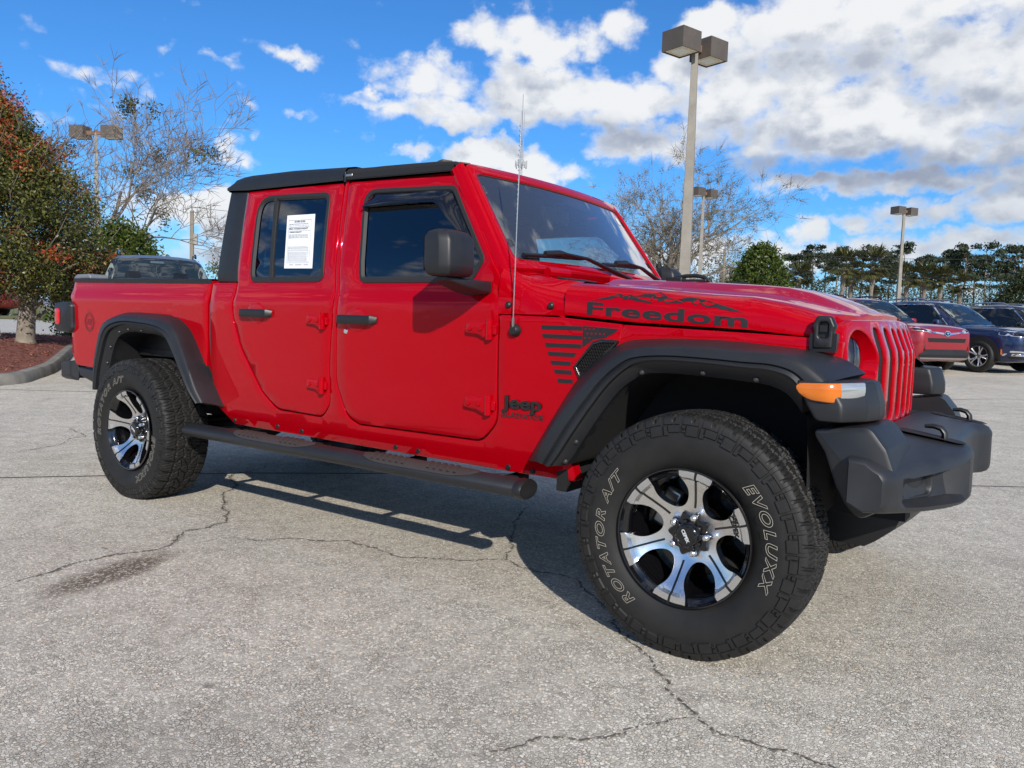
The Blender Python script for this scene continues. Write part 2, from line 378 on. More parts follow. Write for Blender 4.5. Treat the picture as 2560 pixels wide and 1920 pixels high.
def boundary_loops(f):
    ed = {}
    for q in f:
        for i in range(len(q)): ed[(q[i], q[(i+1) % len(q)])] = 1
    b = {a: c for (a, c) in ed if (c, a) not in ed}; loops = []
    while b:
        s = next(iter(b)); L = []; k = s
        while k in b: L.append(k); k = b.pop(k)
        if len(L) > 2: loops.append(L)
    return loops

# ================================================================ the pickup truck (x forward, right side at -y, front axle at x = 0)
WB = 3.487; WR = .4136
TR = empty('pickup_truck'); tag(TR, 'bright red crew-cab pickup truck with black fender flares, filling the foreground', 'pickup truck')
def width(x): return np.interp(x, [-.9, -.6, -.3, 0, .3, .42], [.80, .785, .762, .73, .682, .655])
ZP = [.40, .56, .62, .75, .90, 1.05, 1.185, 1.205, 1.235, 1.262, 1.285, 1.36, 1.60, 1.80, 1.9]
YP = [.735, .770, .784, .793, .799, .802, .803, .799, .788, .7845, .784, .779, .731, .684, .658]
ZF = np.linspace(.4, 1.9, 600); YF = np.interp(ZF, ZP, YP); YF = np.convolve(np.pad(YF, 4, 'edge'), np.ones(9)/9, 'valid')
def prof(x, z):
    y = float(np.interp(z, ZF, YF))
    if x > -.9: y = y*float(width(x))/.80
    return y
def sidef(off=0.): return lambda x, z, d: (x, -(prof(x, z)+off-d), z)
VS = sorted(set(list(np.arange(.42, 1.17, .05))+list(np.arange(1.165, 1.30, .011))+list(np.arange(1.30, 1.85, .05))))
def usr(a, b, s=.06): return list(np.arange(a, b, s))
# ---- cab shell: flush sill, cowl side and pillar comb round the door openings, and a recessed inner skin behind the doors
for mir in (False, True):
    sh = rpoly([(-2.86, .60), (-2.73, .508), (-.54, .494), (-.56, .60), (-.58, .78), (-.47, .95), (-.36, 1.035), (-.35, 1.122), (-.605, 1.142), (-.896, 1.147), (-.896, .70, .10), (-.98, .609, .10), (-1.725, .605, .06), (-1.805, .635, .12), (-1.876, .80, .2), (-1.871, .95, .2), (-1.871, 1.0), (-1.869, 1.22), (-1.922, 1.790), (-1.943, 1.790), (-1.890, 1.21), (-1.915, .90), (-1.919, .69, .08), (-1.98, .616, .08), (-2.335, .624, .12), (-2.46, .715, .2), (-2.63, .945, .3), (-2.700, 1.12, .25), (-2.680, 1.284), (-2.895, 1.285), (-2.895, .80)], r=.012)
    mb = panel(MB(), sh, [], sidef(), e=.003, d=.05, step=.06, vs=VS); mb.build('cab_shell', RED, TR, smooth=30, mirror=mir)
    w1 = inset(rpoly([(-1.73, 1.283, .045), (-1.06, 1.283, .05), (-1.00, 1.375, .03), (-1.228, 1.705, .06), (-1.79, 1.728, .07)], r=.05), -.010); w2 = inset(rpoly([(-2.555, 1.288, .05), (-1.985, 1.288, .05), (-2.035, 1.732, .06), (-2.605, 1.750, .10)], r=.05), -.010)
    A = rpoly([(-2.72, .56), (-.60, .56), (-.60, 1.10), (-.905, 1.12), (-.905, 1.32), (-1.20, 1.742), (-1.24, 1.775), (-2.72, 1.79), (-2.72, 1.285)], r=.01)
    mb = panel(MB(), A, [w1, w2], sidef(-.032), e=.002, d=.03, step=.09); mb.build('inner_skin', RED_IN, TR, smooth=30, mirror=mir)
# rocker seam bolts
mb = MB()
for x, z in [(-2.35, .535), (-2.16, .53), (-1.50, .525), (-1.36, .523), (-.86, .515), (-.74, .512), (-2.72, .53)]:
    mb = MB(); mb.lathe([(0, -.006), (.010, -.006), (.013, 0)], 10, (x, -prof(x, z), z)); mb.build('sill_bolt', BLKS, TR)
# ---- doors
FD = rpoly([(-1.725, .613, .05), (-.985, .617, .10), (-.905, .70, .10), (-.903, 1.05), (-.905, 1.29, .10), (-1.222, 1.752, .03), (-1.915, 1.775, .02), (-1.863, 1.22, .12), (-1.870, .80, .2), (-1.80, .645, .12)], r=.02)
FW = rpoly([(-1.73, 1.283, .045), (-1.06, 1.283, .05), (-1.00, 1.375, .03), (-1.228, 1.705, .06), (-1.79, 1.728, .07)], r=.05)
RD = rpoly([(-2.33, .632, .12), (-1.98, .624, .08), (-1.925, .69, .08), (-1.922, .9), (-1.897, 1.21, .12), (-1.95, 1.773, .02), (-2.712, 1.787, .02), (-2.670, 1.285), (-2.690, 1.12, .25), (-2.62, .95, .3), (-2.45, .72, .2)], r=.02)
RW = rpoly([(-2.555, 1.288, .05), (-1.985, 1.288, .05), (-2.035, 1.732, .06), (-2.605, 1.750, .10)], r=.05)
def strip(mb, A, w_out, w_in, f, h, mi=0):
    "raised seal running along an outline"
    n = len(A); o = [inset(A, -w_out), inset(A, -w_out*.5), inset(A, w_in*.5), inset(A, w_in)]; hh = [0, h, h, -.006]
    mb.grid([[f(p[0], p[1], -hh[k]) for p in L] for k, L in enumerate(o)], closed_u=True, mi=mi); return mb
def handle(mb, x, z, L):
    f = lambda u, y, w: (x+u, -(prof(x+u, z)+y), z+w)
    rows = []
    for k in range(13):
        u = (k/12-.5)*L; e = abs(u)/(L/2); yb = .034-.030*max(0, (e-.80)/.2)**1.3; hz = .021*(1-.35*max(0, (e-.8)/.2)); yt = yb-.018
        if e > .75: yt = -.004
        rows.append([f(u, yt, -hz), f(u, yb-.004, -hz), f(u, yb, -hz+.006), f(u, yb, hz-.006), f(u, yb-.004, hz), f(u, yt, hz)])
    mb.grid(rows, closed_u=True, cap=True)
    return mb
def hinge(mb, x0, x1, zt, zb):
    f = lambda x, z, h: (x, -(prof(x, (zt+zb)/2)+h), z); zc = (zt+zb)/2; hh = (zt-zb)/2
    A = rpoly([(x0, zc-hh*.42), (x0+.07, zc-hh*.55), (x1-.035, zc-hh*.98), (x1-.035, zc+hh*.9), (x0+.08, zc+hh*.75), (x0+.01, zc+hh*.72)], r=.012)
    panel(mb, A, [], lambda u, v, d: f(u, v, .020-d), e=.005, d=.024, step=.04)
    mb.tube([f(x1-.022, zc-hh, .012), f(x1-.022, zc+hh, .012)], .015, 10)
    B = rpoly([(x1-.015, zc-hh*.55), (x1+.012, zc-hh*.5), (x1+.012, zc+hh*.4), (x1-.015, zc+hh*.5)], r=.006)
    panel(mb, B, [], lambda u, v, d: f(u, v, .012-d), e=.003, d=.016, step=.05)
    for u in (x0+.03, x0+.085):
        c = f(u, zc+hh*.05, .020); mb.lathe([(0, -.005), (.009, -.005), (.012, 0), (.012, .004)], 10, c)
    return mb
def make_doors(mir):
    fd = panel(MB(), FD, [FW], sidef(), e=.003, d=.03, step=.06, vs=VS, hole_d=.03).build('front_door', RED, TR, smooth=30, mirror=mir)
    rd = panel(MB(), RD, [RW], sidef(), e=.003, d=.03, step=.06, vs=VS, hole_d=.03).build('rear_door', RED, TR, smooth=30, mirror=mir)
    for d, Wd in ((fd, FW), (rd, RW)):
        strip(MB(), Wd, .004, .026, sidef(), .004).build('window_seal', SEAL, d, mirror=mir)
        flat(MB(), inset(Wd, .016), [], lambda x, z: (x, -(prof(x, z)-.010), z), step=.09).build('door_window', TINT if not (mir and d is fd) else glass('driver_window_glass', (.55, .66, .68), 1.0), d, mirror=mir, smooth=180)
    handle(MB(), -1.727, 1.107, .262).build('door_handle', BLKS, fd, mirror=mir); handle(MB(), -2.484, 1.124, .262).build('door_handle', BLKS, rd, mirror=mir)
    # recessed finger cups
    for d, x, z in ((fd, -1.727, 1.107), (rd, -2.484, 1.124)):
        m = MB()
        n = 30; rows = []
        for k, (s, h) in enumerate([(1.0, .0002), (.93, .0022), (.80, .0034), (.5, .0040), (.05, .0042)]):
            rows.append([(x+.075*s*math.cos(2*PI*j/n), -(prof(x, z)+h), z+.058*s*math.sin(2*PI*j/n)) for j in range(n)])
        m.grid(rows, closed_u=True); m.build('handle_cup', RED, d, mirror=mir, smooth=60)
    hinge(MB(), -1.062, -.915, 1.127, 1.043).build('door_hinge', RED, fd, mirror=mir); hinge(MB(), -1.068, -.918, .812, .729).build('door_hinge', RED, fd, mirror=mir)
    hinge(MB(), -2.072, -1.935, 1.135, 1.056).build('door_hinge', RED, rd, mirror=mir); hinge(MB(), -2.075, -1.945, .820, .738).build('door_hinge', RED, rd, mirror=mir)
    m = MB(); m.lathe([(0, -.007), (.010, -.007), (.013, -.004), (.013, 0)], 16, (-1.80, -prof(-1.8, 1.05), 1.05)); m.build('door_lock', CHR, fd, mirror=mir)
    # quarter-light divider of the rear door
    m = MB(); m.grid([[(-2.405+a, -(prof(-2.4, 1.30)+.004), 1.295), (-2.470+a, -(prof(-2.4, 1.74)+.006), 1.735)] for a in (0, .022)]); m.grid([[(-2.383, -(prof(-2.4, 1.30)+.004), 1.295), (-2.448, -(prof(-2.4, 1.74)+.006), 1.735)], [(-2.383, -(prof(-2.4, 1.30)-.02), 1.295), (-2.448, -(prof(-2.4, 1.74)-.02), 1.735)]]); m.build('window_divider', SEAL, rd, mirror=mir)
    # smoked rain deflector over the front window
    top = [(-1.775, 1.640), (-1.76, 1.690), (-1.72, 1.704), (-1.5, 1.697), (-1.28, 1.688), (-1.235, 1.672), (-1.18, 1.60), (-1.08, 1.455)]
    bot = [(-1.775, 1.640), (-1.70, 1.640), (-1.60, 1.641), (-1.45, 1.640), (-1.315, 1.634), (-1.28, 1.618), (-1.225, 1.56), (-1.085, 1.445)]
    rows = []
    for s in np.linspace(0, 1, 7):
        hgt = .004+.026*math.sin(s*PI*.55)
        rows.append([(a[0]*(1-s)+b[0]*s, -(prof(-1.4, a[1]*(1-s)+b[1]*s)+hgt), a[1]*(1-s)+b[1]*s) for a, b in zip(top, bot)])
    rows.append([(b[0], -(prof(-1.4, b[1])-.004), b[1]) for b in bot])
    MB().grid(rows).build('rain_deflector', BLKG, fd, mirror=mir, smooth=60)
    return fd, rd
FDR, RDR = make_doors(False); make_doors(True)
# ---- window sticker
rd_off = .002
def stick(u, v, h=0): # u along the page width, v down the page (metres)
    x0, z0, x1, z1, x2, z2 = -2.348, 1.634, -2.131, 1.631, -2.301, 1.357
    x = x0+(x1-x0)*u/.215+(x2-x0)*v/.28; z = z0+(z1-z0)*u/.215+(z2-z0)*v/.28
    return (x, -(prof(x, z)-.010+.002+h), z)
pg = MB(); flat(pg, np.array([(0, 0), (.215, 0), (.215, .28), (0, .28)]), [], lambda u, v: stick(u, v), step=.05); page = pg.build('window_sticker', PAPER, RDR, smooth=180)
ink = MB()
def line(u0, v0, u1, v1, w=.0008): ink.add([stick(u0, v0-w, .0006), stick(u1, v1-w, .0006), stick(u1, v1+w, .0006), stick(u0, v0+w, .0006)], [(0, 1, 2, 3)])
def words(s, u, v, size, bold=0, center=False):
    t, f = text_tris(s, size, 0, bold); 
    if center: u -= t[:, 0].max()/2
    ink.add([stick(u+p[0], v-p[1], .0008) for p in t], f)
for a in ((.018, .028, .19, .028), (.018, .252, .19, .252)): line(*a, .0006)
for u in (.018, .19):
    ink.add([stick(u-.0006, .028, .0006), stick(u+.0006, .028, .0006), stick(u+.0006, .252, .0006), stick(u-.0006, .252, .0006)], [(0, 1, 2, 3)])
words('BUYERS GUIDE', .104, .040, .0125, .0004, True); words('AS IS - NO DEALER WARRANTY', .034, .077, .0094, .0004); words('DEALER WARRANTY', .034, .094, .0094, .0004)
rr = random.Random(3)
for v in [.047, .050, .057, .064, .068, .084, .104, .109, .113, .118, .122, .168, .173, .177, .184, .189, .197, .202, .207, .212, .218, .223, .229, .235, .240, .246]:
    u = .024
    while u < .17:
        L = rr.uniform(.006, .022); line(u, v, min(u+L, .184), v, .0007); u += L+.004
ink.box(stick(.028, .0735), (.008, .001, .008)); words('o', .024, .094, .012)
for u, L in ((.04, .03), (.085, .05), (.15, .035)): line(u, .262, u+L, .262, .0012)
line(.195, .04, .195, .24, .0004)
ink.build('sticker_print', INK, page, smooth=180)
# ---- pickup bed
def bedf(x, z, d): return (x, -(prof(x, z)-d), z)
ARCH = [(-3.93, .66), (-3.86, .90), (-3.80, 1.02), (-3.70, 1.07), (-3.30, 1.06), (-3.17, 1.02), (-3.06, .90), (-2.96, .72)]
BS = rpoly([(-4.43, .74, .03), (-3.955, .725, .005)]+[(x, z, .08) for x, z in ARCH]+[(-2.945, .80, .005), (-2.932, .90), (-2.925, 1.16, .2), (-2.905, 1.298, .01), (-4.455, 1.312, .02), (-4.487, 1.20, .03), (-4.455, 1.155, .02), (-4.475, .93, .03), (-4.480, .82, .03)], r=.02)
for mir in (False, True):
    bs = panel(MB(), BS, [], bedf, e=.006, d=.05, step=.06, vs=VS).build('bed_side', RED, TR, smooth=30, mirror=mir)
    # plastic corner below, rail cap above
    A = rpoly([(-4.425, .728), (-4.18, .715), (-3.98, .705), (-3.99, .60), (-4.22, .635), (-4.40, .672)], r=.012); panel(MB(), A, [], lambda x, z, d: (x, -(.786-d), z), e=.006, d=.10, step=.1).build('bed_lower_trim', BLK, bs, mirror=mir)
    m = MB(); rows = []
    for x in np.linspace(-4.46, -2.90, 14):
        z = 1.308-(x+4.46)*.009; rows.append([(x, -.786, z-.014), (x, -.790, z+.004), (x, -.782, z+.013), (x, -.70, z+.013), (x, -.69, z-.02)])
    m.grid(rows); m.build('bed_rail_cap', BLKS, bs, mirror=mir, smooth=40)
    m = MB(); m.grid([[(x, -.69, z) for x in (-4.46, -2.9)] for z in (1.30, .85)]); m.build('bed_inner_wall', BLKS, bs, mirror=mir)
m = MB()
A = rpoly([(-.78, .95), (.78, .95), (.785, 1.19), (.775, 1.312), (-.775, 1.312), (-.785, 1.19)], r=.03)
panel(m, A, [], lambda y, z, d: (-4.475-(.012 if z < 1.2 else 0)+d, y, z), e=.008, d=.06, step=.1); tg = m.build('tailgate', RED, TR)
m = MB(); m.box((-4.44, 0, 1.322), (.05, 1.5, .02)); m.build('tailgate_cap', BLKS, tg, bevel=.006)
A = rpoly([(-4.49, 1.30), (-4.482, 1.335), (-4.45, 1.348), (-4.30, 1.350), (-4.275, 1.340), (-4.27, 1.318), (-4.40, 1.316)], r=.012)
for mir in (False, True): panel(MB(), A, [], lambda x, z, d: (x, -(.775-d), z), e=.008, d=.12, step=.1).build('rail_end_cap', mat('grey_plastic', (.16, .165, .18), .5), TR, mirror=mir)
m = MB(); m.box((-3.69, 0, .86), (1.56, 1.40, .04)); m.box((-2.90, 0, 1.08), (.03, 1.42, .44)); m.build('bed_floor', BLKS, TR)
# dark gap filler between cab and bed, black plastic filler strip
for mir in (False, True):
    m = MB(); m.box((-2.905, -.70, 1.03), (.09, .10, .50)); m.build('bed_gap_filler', BLKD, TR, mirror=mir)
    A = rpoly([(-2.905, .79), (-2.887, .80), (-2.888, 1.0), (-2.885, 1.17), (-2.868, 1.262), (-2.895, 1.268), (-2.912, 1.16), (-2.917, 1.0)], r=.006)
    panel(MB(), A, [], lambda x, z, d: (x, -(prof(x, z)-.008-d), z), e=.003, d=.03, step=.05).build('gap_seal', mat('seal_grey', (.05, .048, .045), .6), TR, mirror=mir)
# sticker emblem on the bed side: ring, compass points and a slanted mark
m = MB(); ex, ez = -4.229, 1.034
def dec(mb, x, z, h=.0016): return (x, -(prof(x, z)+h), z)
for r0, r1 in ((.050, .060), (.040, .043)):
    m.grid([[dec(m, ex+r*math.cos(t), ez+r*math.sin(t)*1.05) for t in np.linspace(0, 2*PI, 41)] for r in (r0, r1)])
for k in range(4):
    t = k*PI/2+PI/2; c, s = math.cos(t), math.sin(t); m.add([dec(m, ex+c*.066-s*.004, ez+s*.068+c*.004), dec(m, ex+c*.066+s*.004, ez+s*.068-c*.004), dec(m, ex+c*.080, ez+s*.080)], [(0, 1, 2)])
for k in range(3): m.add([dec(m, ex-.030+k*.020, ez-.018), dec(m, ex-.022+k*.020, ez-.020), dec(m, ex-.006+k*.020, ez+.020), dec(m, ex-.016+k*.020, ez+.022)], [(0, 1, 2, 3)])
m.build('bed_emblem', mat('dark_red_emblem', (.13, .002, .008), .35), TR, smooth=180)
# ---- tail lights and rear bumper
for mir in (False, True):
    A = rpoly([(-4.655, .965, .04), (-4.47, .955, .05), (-4.42, .98), (-4.42, 1.15), (-4.47, 1.165, .05), (-4.66, 1.155, .04)], r=.03)
    m = MB(); B = [inset(A, .012), A, A, inset(A, .02)]; ys = [-.83, -.818, -.70, -.66]
    m.grid([[(p[0], y, p[1]) for p in L] for L, y in zip(B, ys)], closed_u=True, cap=True); tl = m.build('tail_light', BLK, TR, mirror=mir, smooth=45)
    L = rpoly([(-.80, 1.0), (-.70, 1.0), (-.70, 1.12), (-.80, 1.12)], r=.03); m = MB(); panel(m, L, [], lambda y, z, d: (-4.672+d, y, z), e=.006, d=.02, step=.06); m.build('tail_lens', TAILR, tl, mirror=mir)
    L = rpoly([(-4.632, 1.008), (-4.572, 1.008), (-4.572, 1.118), (-4.632, 1.118)], r=.022); m = MB(); panel(m, L, [], lambda x, z, d: (x, -.838+d, z), e=.005, d=.02, step=.06); m.build('side_marker', TAILR, tl, mirror=mir)
m = MB(); rows = []
for y, xs, zt in [(-.80, -4.50, .765), (-.785, -4.66, .75), (-.72, -4.75, .745), (-.4, -4.76, .745), (.4, -4.76, .745), (.72, -4.75, .745), (.785, -4.66, .75), (.80, -4.50, .765)]:
    rows.append([(xs, y, zt), (xs, y, zt-.10), (xs+.03, y*.97, .632), (xs+.14 if abs(y) < .79 else xs+.05, y*.95, .635), (xs+.14 if abs(y) < .79 else xs+.05, y*.95, zt+.01)])
m.grid(rows, closed_u=True, cap=True); m.build('rear_bumper', BLK, TR, bevel=.012)
# ---- roof
RX = [-2.885, -2.875, -2.84, -2.77, -2.70, -2.35, -1.945, -1.938, -1.91, -1.70, -1.52, -1.40, -1.30, -1.24]
RT = [1.815, 1.840, 1.862, 1.873, 1.877, 1.874, 1.857, 1.850, 1.846, 1.838, 1.839, 1.832, 1.822, 1.812]
def roof_rows(sel):
    rows = []
    for i in sel:
        x = RX[i]; zb = np.interp(x, [-2.88, -2.7, -1.93, -1.24], [1.800, 1.790, 1.785, 1.772]); zt = max(RT[i], zb+.01); k = min(1, (x+2.90)/.06)
        half = [(-.700, zb), (-.703, zb+.018), (-.699, zb+.032), (-.688, zt-.022), (-.672, zt-.004), (-.62, zt+.008), (-.35, zt+.018), (0, zt+.022)]
        half = [(y, min(z, max(z*k+(1-k)*(zb+.01), zb))) for y, z in half]
        rows.append([(x, y, z) for y, z in half]+[(x, -y, z) for y, z in half[-2::-1]])
    return rows
m = MB(); m.grid(roof_rows(range(0, 7))); rows = roof_rows([0])[0]; m.add(rows, [tuple(range(len(rows)))]); HT = m.build('hard_top', ROOFB, TR, smooth=40)
rw = roof_rows(range(7, 14))
for i, r in enumerate(rw):
    for j, p in enumerate(r):
        if 3 <= j <= len(r)-4: r[j] = (p[0], p[1], p[2]+.004*math.sin(i*2.1+j*.9))
MB().grid(rw).build('folding_front_roof', ROOFF, TR, smooth=50)
for mir in (False, True):
    m = MB(); m.grid([[(x, -.702, z), (x, -.704, z+.020), (x, -.69, z+.024)] for x, z in ((-1.925, 1.789), (-1.6, 1.784), (-1.26, 1.777))]); m.build('roof_rail', BLKS, TR, mirror=mir)
    m = MB(); m.box((-1.93, -.700, 1.80), (.012, .014, .05)); m.box((-1.90, -.705, 1.806), (.045, .004, .012), mi=1); m.build('roof_latch', [BLKS, SILD], TR, mirror=mir, bevel=.002)
    A = rpoly([(-2.862, 1.287), (-2.664, 1.282), (-2.712, 1.790), (-2.878, 1.802)], r=.012)
    panel(MB(), A, [], lambda x, z, d: (x, -(prof(x, z)+.001-d), z), e=.012, d=.10, step=.08).build('roof_side_pillar', ROOFB, TR, mirror=mir)
m = MB()  # back of the hard top with its window opening
A = rpoly([(-.77, 1.287), (.77, 1.287), (.68, 1.80), (-.68, 1.80)], r=.02); Hh = rpoly([(-.52, 1.34), (.52, 1.34), (.48, 1.70), (-.48, 1.70)], r=.06)
panel(m, A, [Hh], lambda y, z, d: (-2.866-(z-1.287)*.03+d, y, z), e=.01, d=.06, step=.1); m.build('roof_back', ROOFB, TR)
m = MB(); flat(m, inset(Hh, -.01), [], lambda y, z: (-2.86-(z-1.287)*.03, y, z), step=.2); m.build('rear_window', glass('rear_glass', (.62, .68, .68), 1.0), TR, smooth=180)
# ---- windshield frame, glass, wipers, cowl
def wsp(y, s, h=0): # s 0..1 from cowl to header along the raked screen, h outwards
    x = -.878+s*(-1.212+.878); z = 1.335+s*(1.806-1.335); bow = .055*(1-(y/.72)**2); return (x+bow+h*.82, y, z+bow*.12+h*.57)
FRM = rpoly([(-.752, -.005), (.752, -.005), (.685, .985, .05), (-.685, .985, .05)], r=.03); WGL = rpoly([(-.702, .085, .05), (.702, .085, .05), (.650, .895, .05), (-.650, .895, .05)], r=.05, step=.05)
m = MB(); panel(m, FRM, [WGL], lambda y, s, d: wsp(y, s, .016-d), e=.011, d=.07, step=.08); 
rows = []
for s in np.linspace(0, 1, 12): # outer flank of the A-pillars down to the door line
    rows.append([wsp(-(.752-.067*s), s, .003), wsp(-(.765-.067*s), s, -.012), wsp(-(.776-.072*s), s, -.05), (wsp(-.7, s)[0]-.07, -(.772-.090*s), wsp(-.7, s)[2]-.03)])
m.grid(rows); m.grid([[(p[0], -p[1], p[2]) for p in r] for r in rows])
rows = [[wsp(y, .985, .004), wsp(y, 1.005, -.012), wsp(y, 1.0, -.05)] for y in np.linspace(-.685, .685, 15)]; m.grid(rows)
WF = m.build('windshield_frame', RED, TR, smooth=40)
m = MB(); flat(m, inset(WGL, -.008), [], lambda y, s: wsp(y, s, .004), step=.07); WSO = m.build('windshield', WSG, TR, smooth=180)
m = MB(); L0, L1, L2 = inset(WGL, -.006), inset(WGL, .006), inset(WGL, .035)
m.grid([[wsp(p[0], p[1], .008) for p in L0], [wsp(p[0], p[1], .006) for p in L1]], closed_u=True); m.build('windshield_gasket', SEAL, WSO, smooth=180)
m = MB(); m.grid([[wsp(y, s, .0055) for s in (.72, .80)] for y in (.562, .602)]); m.build('inspection_sticker', mat('pale_sticker', (.55, .66, .62), .6), WSO, smooth=180)
def wiper(y0, y1, s0, s1, ya, sa, name):
    m = MB(); k = 12
    m.tube([wsp(y0+(y1-y0)*t, s0+(s1-s0)*t, .022) for t in np.linspace(0, 1, k)], .011, 8, sq=(1, .8))
    m.grid([[wsp(y0+(y1-y0)*t, s0+(s1-s0)*t, h) for h in (.020, .006)] for t in np.linspace(0, 1, k)])
    ym, sm = y0+(y1-y0)*.52, s0+(s1-s0)*.52
    m.tube([wsp(ym-.09, sm+.004, .030), wsp(ym, sm+.006, .044), wsp(ym+.09, sm+.004, .030)], .013, 8)
    m.tube([wsp(ym, sm+.006, .044), wsp(ym+(ya-ym)*.35, sm+(sa-sm)*.25+.012, .050), wsp(ya, sa, .036), wsp(ya+.03, sa-.012, .030)], [.011, .012, .017, .015], 8, sq=(1, .7))
    m.build(name, BLKS, WSO, smooth=50)
wiper(-.655, -.21, .115, .145, .12, -.03, 'wiper'); wiper(-.05, .38, .115, .150, .63, -.03, 'wiper')
# cowl: red panel between hood and screen
m = MB(); rows = []
for y in np.linspace(-1, 1, 25):
    w = .785; a = abs(y); yy = y*w; drop = max(0, (a-.86)/.14)**2*.13
    rows.append([(-.905, yy*.985, 1.337-drop), (-.86, yy*.995, 1.334-drop*1.05), (-.80, yy, 1.318-drop*1.1), (-.72, yy, 1.300-drop*1.05), (-.59, yy*.985, 1.288-drop*1.05)])
m.grid(rows)
for sg in (-1, 1): # cowl corner side
    rows = []
    for x in np.linspace(-.905, -.597, 8):
        w = float(width(x)); zt = np.interp(x, [-.905, -.8, -.6], [1.31, 1.25, 1.19]); rows.append([(x, sg*w, 1.150), (x, sg*w, 1.17), (x, sg*(w-.002), zt-.05), (x, sg*(w-.012), zt), (x, sg*(w-.05), zt+.045), (x, sg*(w-.10), 1.318-.03*(x+.9)/.3)])
    m.grid(rows)
CW = m.build('cowl_panel', RED, TR, smooth=50)
for s_ in (-1, 1): m = MB(); m.box((-.70, s_*.52, 1.302), (.05, .25, .008), Matrix.Rotation(.16, 3, 'Y')); m.build('cowl_vent', DECALG if False else BLK, CW, bevel=.002)
m = MB(); m.tube([(-.80, -.60, 1.332), (-.78, -.47, 1.332)], .021, 10); m.build('windshield_hinge', RED, CW); m = MB(); m.tube([(-.66, -.30, 1.312), (-.60, -.28, 1.306)], [.028, .016], 8); m.build('washer_nozzle', RED, CW)
m = MB()
for x, z in ((-.855, 1.187), (-.655, 1.187)): m = MB(); m.lathe([(0, -.010), (.008, -.010), (.013, -.006), (.015, 0)], 12, (x, -float(width(x)), z)); m.build('cowl_bolt', BLKS, CW)
# ---- hood
def hood_half(x):
    w = float(width(x))-.002; zg = float(np.interp(x, [-.9, -.6, -.3, .15, .42], [1.152, 1.149, 1.127, 1.111, 1.093]))
    zs = float(np.interp(x, [-.65, -.35, -.05, .10, .23, .35, .42, .435], [1.282, 1.262, 1.240, 1.232, 1.213, 1.187, 1.176, 1.165]))
    zt = float(np.interp(x, [-.65, -.2, .05, .13, .22, .30, .37, .425, .435], [1.322, 1.306, 1.292, 1.284, 1.264, 1.234, 1.206, 1.188, 1.172]))
    pr = [(w, zg+.004), (w, zg+.02), (w-.002, zg+(zs-zg)*.45), (w-.008, zg+(zs-zg)*.72), (w-.022, zs-.020), (w-.045, zs-.006), (w-.075, zs+.001), (w-.14, zs+.005),
          (w*.62, zs+(zt-zs)*.22), (w*.56, zs+(zt-zs)*.42), (w*.50, zs+(zt-zs)*.82), (w*.44, zt-.002), (w*.22, zt+.002), (0, zt+.003)]
    return pr
HX = list(np.linspace(-.597, .30, 22))+[.34, .37, .395, .412, .422, .428]
m = MB(); rows = []
for x in HX:
    h = hood_half(x); xo = lambda y: x-(.075*max(0, (y/.62))**2.5)*max(0, min(1, (x-.1)/.32))
    rows.append([(xo(y), -y, z) for y, z in h]+[(xo(y), y, z) for y, z in h[-2::-1]])
last = rows[-1]; rows.append([(x-.001, y*.998, z-.004 if z > 1.12 else z) for x, y, z in last]); rows.append([(x-.003, y*.992, z-.018 if z > 1.13 else z) for x, y, z in last]); rows.append([(x-.05, y*.98, z-.022 if z > 1.13 else z) for x, y, z in last])
m.grid(rows); m.grid([rows[0], [(x, y*.99, z-.05) for x, y, z in rows[0]]])
HD = m.build('hood', RED, TR, smooth=55)
for mir in (False, True):
    m = MB(); m.box((-.36, -.28, 1.314), (.07, .05, .026)); m.tube([(-.37, -.28, 1.322), (-.32, -.28, 1.332), (-.27, -.28, 1.334), (-.235, -.28, 1.326), (-.205, -.28, 1.304)], .009, 8); m.box((-.29, -.28, 1.312), (.14, .035, .012)); m.build('hood_bumper', BLKS, HD, mirror=mir, bevel=.006)
    # hood latch
    L = MB(); lx, lw = .352, float(width(.352))
    fl = lambda u, v, d: (lx+u, -(lw+.030-d)+.10*u, v)
    A = rpoly([(-.030, 1.062), (.030, 1.062), (.031, 1.12, .02), (.037, 1.135, .01), (.022, 1.170, .015), (-.022, 1.170, .015), (-.037, 1.135, .01), (-.031, 1.12, .02)], r=.008, step=.02); Hn = rpoly([(-.014, 1.098), (.014, 1.098), (.014, 1.148), (-.014, 1.148)], r=.010, step=.02)
    panel(L, A, [Hn], fl, e=.006, d=.034, step=.03); L.box((lx, -(lw+.018), 1.128), (.024, .012, .022)); L.box((lx, -(lw+.010), 1.12), (.03, .008, .07))
    L.box((lx-.036, -(lw+.010), 1.085), (.012, .03, .055)); L.box((lx+.036, -(lw+.006), 1.085), (.012, .03, .055)); L.box((lx, -(lw+.008), 1.058), (.08, .03, .014))
    L.build('hood_latch', BLKS, HD, mirror=mir, smooth=40)
# ---- front fenders (narrow strip above the flares) and inner wells
for mir in (False, True):
    A = rpoly([(-.43, 1.02), (-.30, 1.04), (.05, 1.04), (.30, 1.02), (.312, 1.055), (.318, 1.096), (.14, 1.1045), (-.345, 1.1205)], r=.006)
    panel(MB(), A, [], lambda x, z, d: (x, -(float(width(x))-d), z), e=.004, d=.03, step=.06).build('front_fender', RED, TR, mirror=mir)
    A = rpoly([(.333, .86), (.40, .86), (.405, 1.086), (.333, 1.092)], r=.006); panel(MB(), A, [], lambda x, z, d: (x, -(float(width(x))-.006-d), z), e=.004, d=.03, step=.06).build('fender_tip', RED, TR, mirror=mir)
